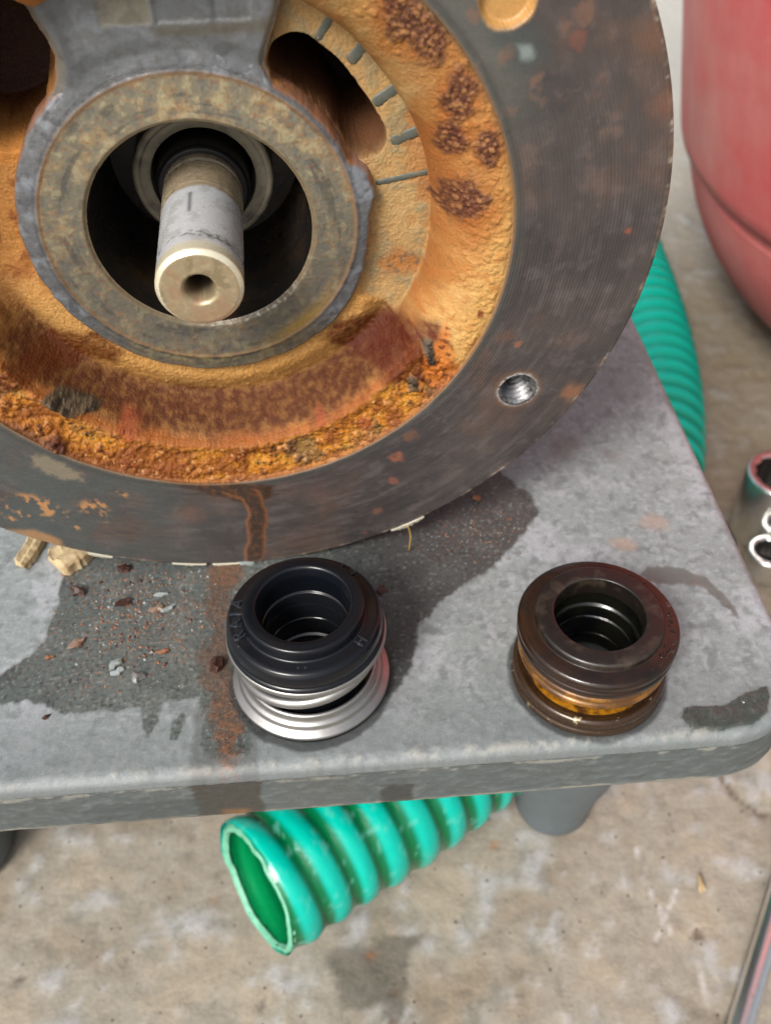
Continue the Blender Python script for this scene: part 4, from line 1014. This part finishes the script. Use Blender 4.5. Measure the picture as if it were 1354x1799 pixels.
# ------------------------------------------------------------------ red tank
tank_m = surf_mat('faded_red_plastic', A(212, 84, 88), .55, var=.12, vscale=60, bump=.15, bscale=120, bdist=.001, second=A(216, 138, 132), secscale=11, seclo=.38, sechi=.7, big=.18, bigscale=7, spec=.4)
rt = 304.6
tk = thing('red_tank', (.545, .5935, FZ), 'large faded red tank with a rounded bottom, standing on the floor behind the stool', 'tank')
tk.rotation_euler = (0.0019, -0.189, 0)
prof = [(.1, 0)] + [(rt * .978 * math.sin(t) ** .8, 176.6 - 176.6 * math.cos(t)) for t in np.linspace(.12, math.pi / 2, 30)]
body_p = [(rt * .978, 176.7), (rt * .972, 180), (rt * .972, 184), (rt * .985, 187), (rt * .998, 192), (rt, 200), (rt, 300), (rt, 620), (rt * .93, 670), (rt * .7, 710), (rt * .2, 720), (1, 720)]
lathe('tank_bottom', prof, tank_m, tk, 96)
lathe('tank_body', body_p, tank_m, tk, 96)

# ------------------------------------------------------------------ tools on the floor
chrome = surf_mat('chrome', (.72, .72, .70), .24, metallic=.97, var=.12, vscale=300, bump=.12, bscale=250, rvar=.06, second=(.25, .2, .16), secscale=140, seclo=.62, sechi=.72)
dark_in = surf_mat('dark_socket_inside', A(46, 42, 38), .5, metallic=.4, var=.3, vscale=300, bump=.2)
def socket(name, parent, loc, ro, ri, hgt, rot=(0, 0, 0), n=12):
    bm = bmesh.new(); seg = 96
    def ring(rf, z):
        return [bm.verts.new((rf(2 * math.pi * i / seg) * math.cos(2 * math.pi * i / seg), rf(2 * math.pi * i / seg) * math.sin(2 * math.pi * i / seg), z)) for i in range(seg)]
    star = lambda a: ri * (1 + .09 * abs(math.cos(a * n / 2)) ** .7)
    R = [ring(lambda a: ro * .97, 0), ring(lambda a: ro, .0015), ring(lambda a: ro, hgt - .0025), ring(lambda a: ro * .985, hgt - .0008), ring(lambda a: ro * .95, hgt),
         ring(lambda a: ri * 1.16, hgt), ring(lambda a: star(a) * 1.02, hgt - .0012)]
    for a_, b_ in zip(R[:-1], R[1:]):
        for i in range(seg): bm.faces.new((a_[i], a_[(i + 1) % seg], b_[(i + 1) % seg], b_[i])).smooth = True
    bmesh.ops.recalc_face_normals(bm, faces=bm.faces)
    me = bpy.data.meshes.new(name); bm.to_mesh(me); bm.free(); o = link(name, me, chrome, parent); o.location = loc; o.rotation_euler = rot
    bm = bmesh.new(); a_ = [bm.verts.new((star(2 * math.pi * i / seg) * 1.02 * math.cos(2 * math.pi * i / seg), star(2 * math.pi * i / seg) * 1.02 * math.sin(2 * math.pi * i / seg), hgt - .0012)) for i in range(seg)]
    b_ = [bm.verts.new((v.co.x, v.co.y, hgt * .15)) for v in a_]
    for i in range(seg): bm.faces.new((a_[i], a_[(i + 1) % seg], b_[(i + 1) % seg], b_[i])).smooth = True
    bm.faces.new(b_); bmesh.ops.recalc_face_normals(bm, faces=bm.faces)
    me = bpy.data.meshes.new('socket_hole'); bm.to_mesh(me); bm.free(); link('socket_hole', me, dark_in, o)
    return o
q = onz(1350, 956, FZ)
t1 = thing('socket_spanner', (q[0], q[1] + .012, FZ), 'large chrome socket head standing open end up on the floor, right of the stool', 'spanner')
socket('socket_head', t1, (0, 0, 0), .021, .0145, .047)
tube('handle', spline([(.015, 0, .012), (.06, .01, .011), (.2, .04, .009)], 10), .0075, chrome, t1, 20)
q = onz(1333, 1012, FZ)
t2 = thing('ring_spanner', (q[0] + .003, q[1] + .004, FZ), 'small chrome ring end of a spanner lying on the floor nearest the stool edge', 'spanner')
socket('ring_end', t2, (0, 0, 0.002), .0128, .0082, .016)
tube('handle', spline([(.010, .002, .010), (.05, .006, .010), (.17, .03, .008)], 10), .006, chrome, t2, 20)
pa, pb = onz(1303, 1799, FZ + .005), onz(1354, 1628, FZ + .005)
t3 = thing('chrome_bar', (pa[0], pa[1], FZ), 'plain chrome steel bar on the floor in the bottom right corner', 'metal bar')
dv = (pb - pa) / np.linalg.norm(pb - pa)
pts = [tuple(dv * t + np.array([0, 0, .0052])) for t in np.linspace(-.12, .22, 40)]
tube('bar', pts, .0052, chrome, t3, 32)

# ------------------------------------------------------------------ small debris
def shard(name, px, py, size, thick, mat, label, cat, rot=0, tilt=.15, aspect=.5, group=None, z0=0.0, n=9, seed=None):
    R = random.Random(seed if seed is not None else px * 7 + py)
    q = onz(px, py, z0)
    bm = bmesh.new(); lo, hi = [], []
    for i in range(n):
        a = 2 * math.pi * i / n; r = size * R.uniform(.45, 1.15)
        x, y = r * math.cos(a), r * aspect * math.sin(a)
        lo.append(bm.verts.new((x * 1.03, y * 1.03, 0))); hi.append(bm.verts.new((x * .93, y * .93, thick * R.uniform(.6, 1.3))))
    cv = bm.verts.new((0, 0, thick * R.uniform(1.1, 1.8)))
    for i in range(n):
        j = (i + 1) % n; bm.faces.new((lo[i], lo[j], hi[j], hi[i])); bm.faces.new((hi[i], hi[j], cv))
    bm.faces.new(lo[::-1]); bmesh.ops.recalc_face_normals(bm, faces=bm.faces)
    me = bpy.data.meshes.new(name); bm.to_mesh(me); bm.free(); o = link(name, me, mat)
    o.location = (q[0], q[1], z0 + .0001 + size * math.sin(tilt) * .5); o.rotation_euler = (tilt * R.uniform(-.5, 1), tilt, rot)
    return tag(o, label, cat, group)
m_tan = surf_mat('rust_flake_tan', A(150, 124, 106), .5, var=.35, vscale=900, bump=.5, second=A(110, 70, 50), secscale=300)
m_org = surf_mat('rust_flake_orange', A(142, 92, 58), .5, var=.35, vscale=900, bump=.5, second=A(110, 60, 34), secscale=400)
m_drk = surf_mat('rust_flake_dark', A(70, 44, 38), .3, var=.4, vscale=900, bump=.6, second=A(116, 82, 68), secscale=500)
m_pnt = surf_mat('paint_chip_pale', A(160, 168, 168), .4, var=.2, vscale=900, bump=.4, second=A(120, 124, 110), secscale=350, seclo=.5, sechi=.6)
m_mtl = surf_mat('shiny_scale', (.5, .5, .5), .2, metallic=.8, var=.3, vscale=900, bump=.6)
shard('rust_flake', 134, 1132, .0042, .0006, m_tan, 'flat tan and orange rust flake, largest chip on the wet left part of the stool', 'rust flake', rot=.7, aspect=.38)
shard('rust_flake', 86, 1157, .0016, .0005, m_org, 'small orange flake at the left edge of the damp patch, left of the tan chip', 'rust flake', rot=.2)
shard('paint_chip', 203, 1168, .0030, .0006, m_pnt, 'pale grey paint chip lying below the tan rust flake', 'paint chip', rot=1.4, aspect=.6)
shard('paint_chip', 208, 1182, .0020, .0006, m_pnt, 'small greenish grey chip touching the pale grey paint chip', 'paint chip', rot=.4, aspect=.7, seed=5)
shard('metal_scale', 240, 1196, .0025, .0014, m_mtl, 'lump of shiny dark scale right of the pale paint chip', 'metal scale', rot=.9, aspect=.7, tilt=.3)
shard('rust_flake', 288, 1146, .0026, .0006, m_org, 'slim orange rust sliver between the paint chip and the new seal', 'rust flake', rot=.4, aspect=.35)
shard('rust_flake', 220, 1062, .0030, .0012, m_drk, 'reddish brown curled flake in the middle of the debris by the rim', 'rust flake', rot=.5, aspect=.45, tilt=.3)
shard('paint_chip', 284, 1046, .0024, .0006, m_pnt, 'white chip in the debris, close below the pump rim', 'paint chip', rot=.1, aspect=.45)
shard('paint_chip', 430, 992, .0030, .0007, m_pnt, 'white chip at the rim where the rust streak begins', 'paint chip', rot=.05, aspect=.4)
shard('rust_flake', 277, 1072, .0026, .0008, m_tan, 'brown and tan flake right of the curled reddish flake', 'rust flake', rot=.2, aspect=.6)
shard('rust_flake', 298, 1070, .0028, .0007, m_pnt, 'pale green slanted flake among the debris, left of the rust streak', 'rust flake', rot=.7, aspect=.35)
shard('rust_lump', 379, 1172, .0028, .0022, m_drk, 'black crumbly rust lump on the edge of the rust streak, left of the new seal', 'rust lump', rot=.9, aspect=.8, tilt=.4)
shard('rust_lump', 136, 1042, .0022, .0018, m_drk, 'dark rust crumb at the left of the debris below the rim', 'rust lump', rot=.2, aspect=.8, tilt=.4)
shard('rust_lump', 218, 1004, .0022, .0014, m_drk, 'dark crumb right under the pump rim, left of the streak', 'rust lump', rot=.2, aspect=.7, tilt=.3)
shard('rust_lump', 668, 1040, .0020, .0012, m_drk, 'reddish crumb behind the new seal, on its right', 'rust lump', rot=.5, aspect=.8, tilt=.3)
shard('rust_lump', 838, 878, .0016, .0010, m_org, 'orange pink crumb in the dark wet patch near the ring edge', 'rust lump', rot=.5, aspect=.8, tilt=.3)
shard('paint_chip', 80, 1262, .0016, .0006, m_drk, 'tiny dark blue chip on the dry left part of the stool', 'paint chip', rot=.7, aspect=.5)
shard('wood_chip', 1229, 1556, .0050, .0012, surf_mat('pale_wood_chip', A(206, 180, 136), .7, var=.2, vscale=400, bump=.3), 'short pale wood chip lying on the concrete floor', 'wood chip', rot=1.5, aspect=.35, z0=FZ + .001)

def crumbs(name, region, count, smin, smax, mats, seed, z0=0.0):
    R = random.Random(seed); bms = bmesh.new()
    for _ in range(count):
        px, py = region(R); q = onz(px, py, z0); r = R.uniform(smin, smax) * (R.random() ** 1.2 * .8 + .2)
        vs = []
        n = 5; a0 = R.uniform(0, 6)
        up_ = bms.verts.new((q[0], q[1], z0 + r * R.uniform(.5, .9)))
        for i in range(n):
            a = a0 + 2 * math.pi * i / n; k = r * R.uniform(.6, 1.1)
            vs.append(bms.verts.new((q[0] + k * math.cos(a), q[1] + k * math.sin(a), z0 - .0001)))
        for i in range(n): bms.faces.new((vs[i], vs[(i + 1) % n], up_)).material_index = 0
    bmesh.ops.recalc_face_normals(bms, faces=bms.faces)
    me = bpy.data.meshes.new(name); bms.to_mesh(me); bms.free(); o = link(name, me, mats)
    return o
def reg_left(R):
    while True:
        px, py = R.gauss(250, 75), R.gauss(1065, 55)
        if 60 < px < 390 and 1000 < py < 1230: return px, py
def reg_right(R):
    while True:
        px, py = R.gauss(830, 60), R.gauss(925, 45)
        if 700 < px < 930 and 880 < py < 1100 and py > 1400 - px * .62: return px, py
def reg_streak(R): return R.gauss(392, 14), R.uniform(1030, 1340)
for nm, rg_, ct, a, b_, mt, lb in [('rust_grit', reg_left, 420, .0002, .00085, m_org, 'fine orange rust grit scattered on the wet left of the stool'), ('pale_grit', reg_left, 260, .0002, .0007, m_pnt, 'pale grit mixed in the wet debris'),
                               ('dark_grit', reg_left, 220, .0002, .0011, m_drk, 'dark rust crumbs below the pump rim'), ('rust_grit', reg_right, 240, .0002, .0006, m_org, 'rust grit in the dark wet patch right of the new seal'),
                               ('pale_grit', reg_right, 160, .0002, .0005, m_pnt, 'white specks in the dark wet patch'), ('rust_grit', reg_streak, 700, .00015, .0004, m_org, 'rust grains along the brown streak')]:
    o = crumbs(nm, rg_, ct, a, b_, mt, hash(nm) % 7 + ct); tag(o, lb, 'grit', kind='stuff')

# splintered wood wedged under the rim on the left
wood_m = surf_mat('raw_split_wood', A(206, 184, 142), .7, var=.25, vscale=500, bump=.5, bscale=600, second=A(150, 120, 80), secscale=180, seclo=.5, sechi=.7)
def splinter(name, pts, w, t, label, seed):
    R = random.Random(seed); P = [onz(*p, 0.0) for p in pts]; base = P[-1]
    bm = bmesh.new(); rows = []
    n = 16
    for i in range(n + 1):
        s_ = i / n * (len(P) - 1); k = min(int(s_), len(P) - 2); q = P[k] + (P[k + 1] - P[k]) * (s_ - k) - base
        d = (P[k + 1] - P[k]); d /= np.linalg.norm(d); side = np.array([-d[1], d[0], 0]); ww = w * (1 if 0 < i else .75) * R.uniform(.95, 1.05)
        row = []
        for o_, z_ in [(-.5, .0002), (-.46, t * .8), (-.2, t * 1.05), (0.02, t * .85), (.25, t * 1.15), (.46, t * .75), (.5, .0002)]:
            p = q + side * ww * o_; row.append(bm.verts.new((p[0] + R.uniform(-1, 1) * .0002, p[1] + (R.uniform(-.0015, .0015) if i == 0 else 0), z_ * R.uniform(.97, 1.03))))
        rows.append(row)
    for a_, b_ in zip(rows[:-1], rows[1:]):
        for j in range(6): bm.faces.new((a_[j], b_[j], b_[j + 1], a_[j + 1]))
    bm.faces.new(rows[0]); bm.faces.new(rows[-1][::-1]); bmesh.ops.recalc_face_normals(bm, faces=bm.faces)
    me = bpy.data.meshes.new(name); bm.to_mesh(me); bm.free(); o = link(name, me, wood_m); o.location = tuple(base)
    return tag(o, label, 'wood splinter')
splinter('wood_splinter', [(38, 998), (62, 962), (75, 925)], .0055, .003, 'slim pale wood splinter, the left one jutting from under the pump rim', 3)
splinter('wood_splinter', [(100, 996), (140, 972), (150, 930)], .012, .004, 'broad broken piece of pale wood under the rim, right of the slim splinter', 4)
# straw
q0 = mm_on(716, 917, PC, N3); q1 = onz(718, 962, 0.0006)
o = tube('straw', spline([(0, 0, 0), tuple((q1 - q0) * .5 + np.array([.0006, 0, .0008])), tuple(q1 - q0)], 8), .00022, surf_mat('dry_straw', A(200, 160, 70), .5, var=.2, bump=.2), None, 8)
o.location = tuple(q0 + np.array([0, -.0012, 0])); tag(o, 'single thin yellow straw hanging from the pump rim right of the new seal', 'straw')
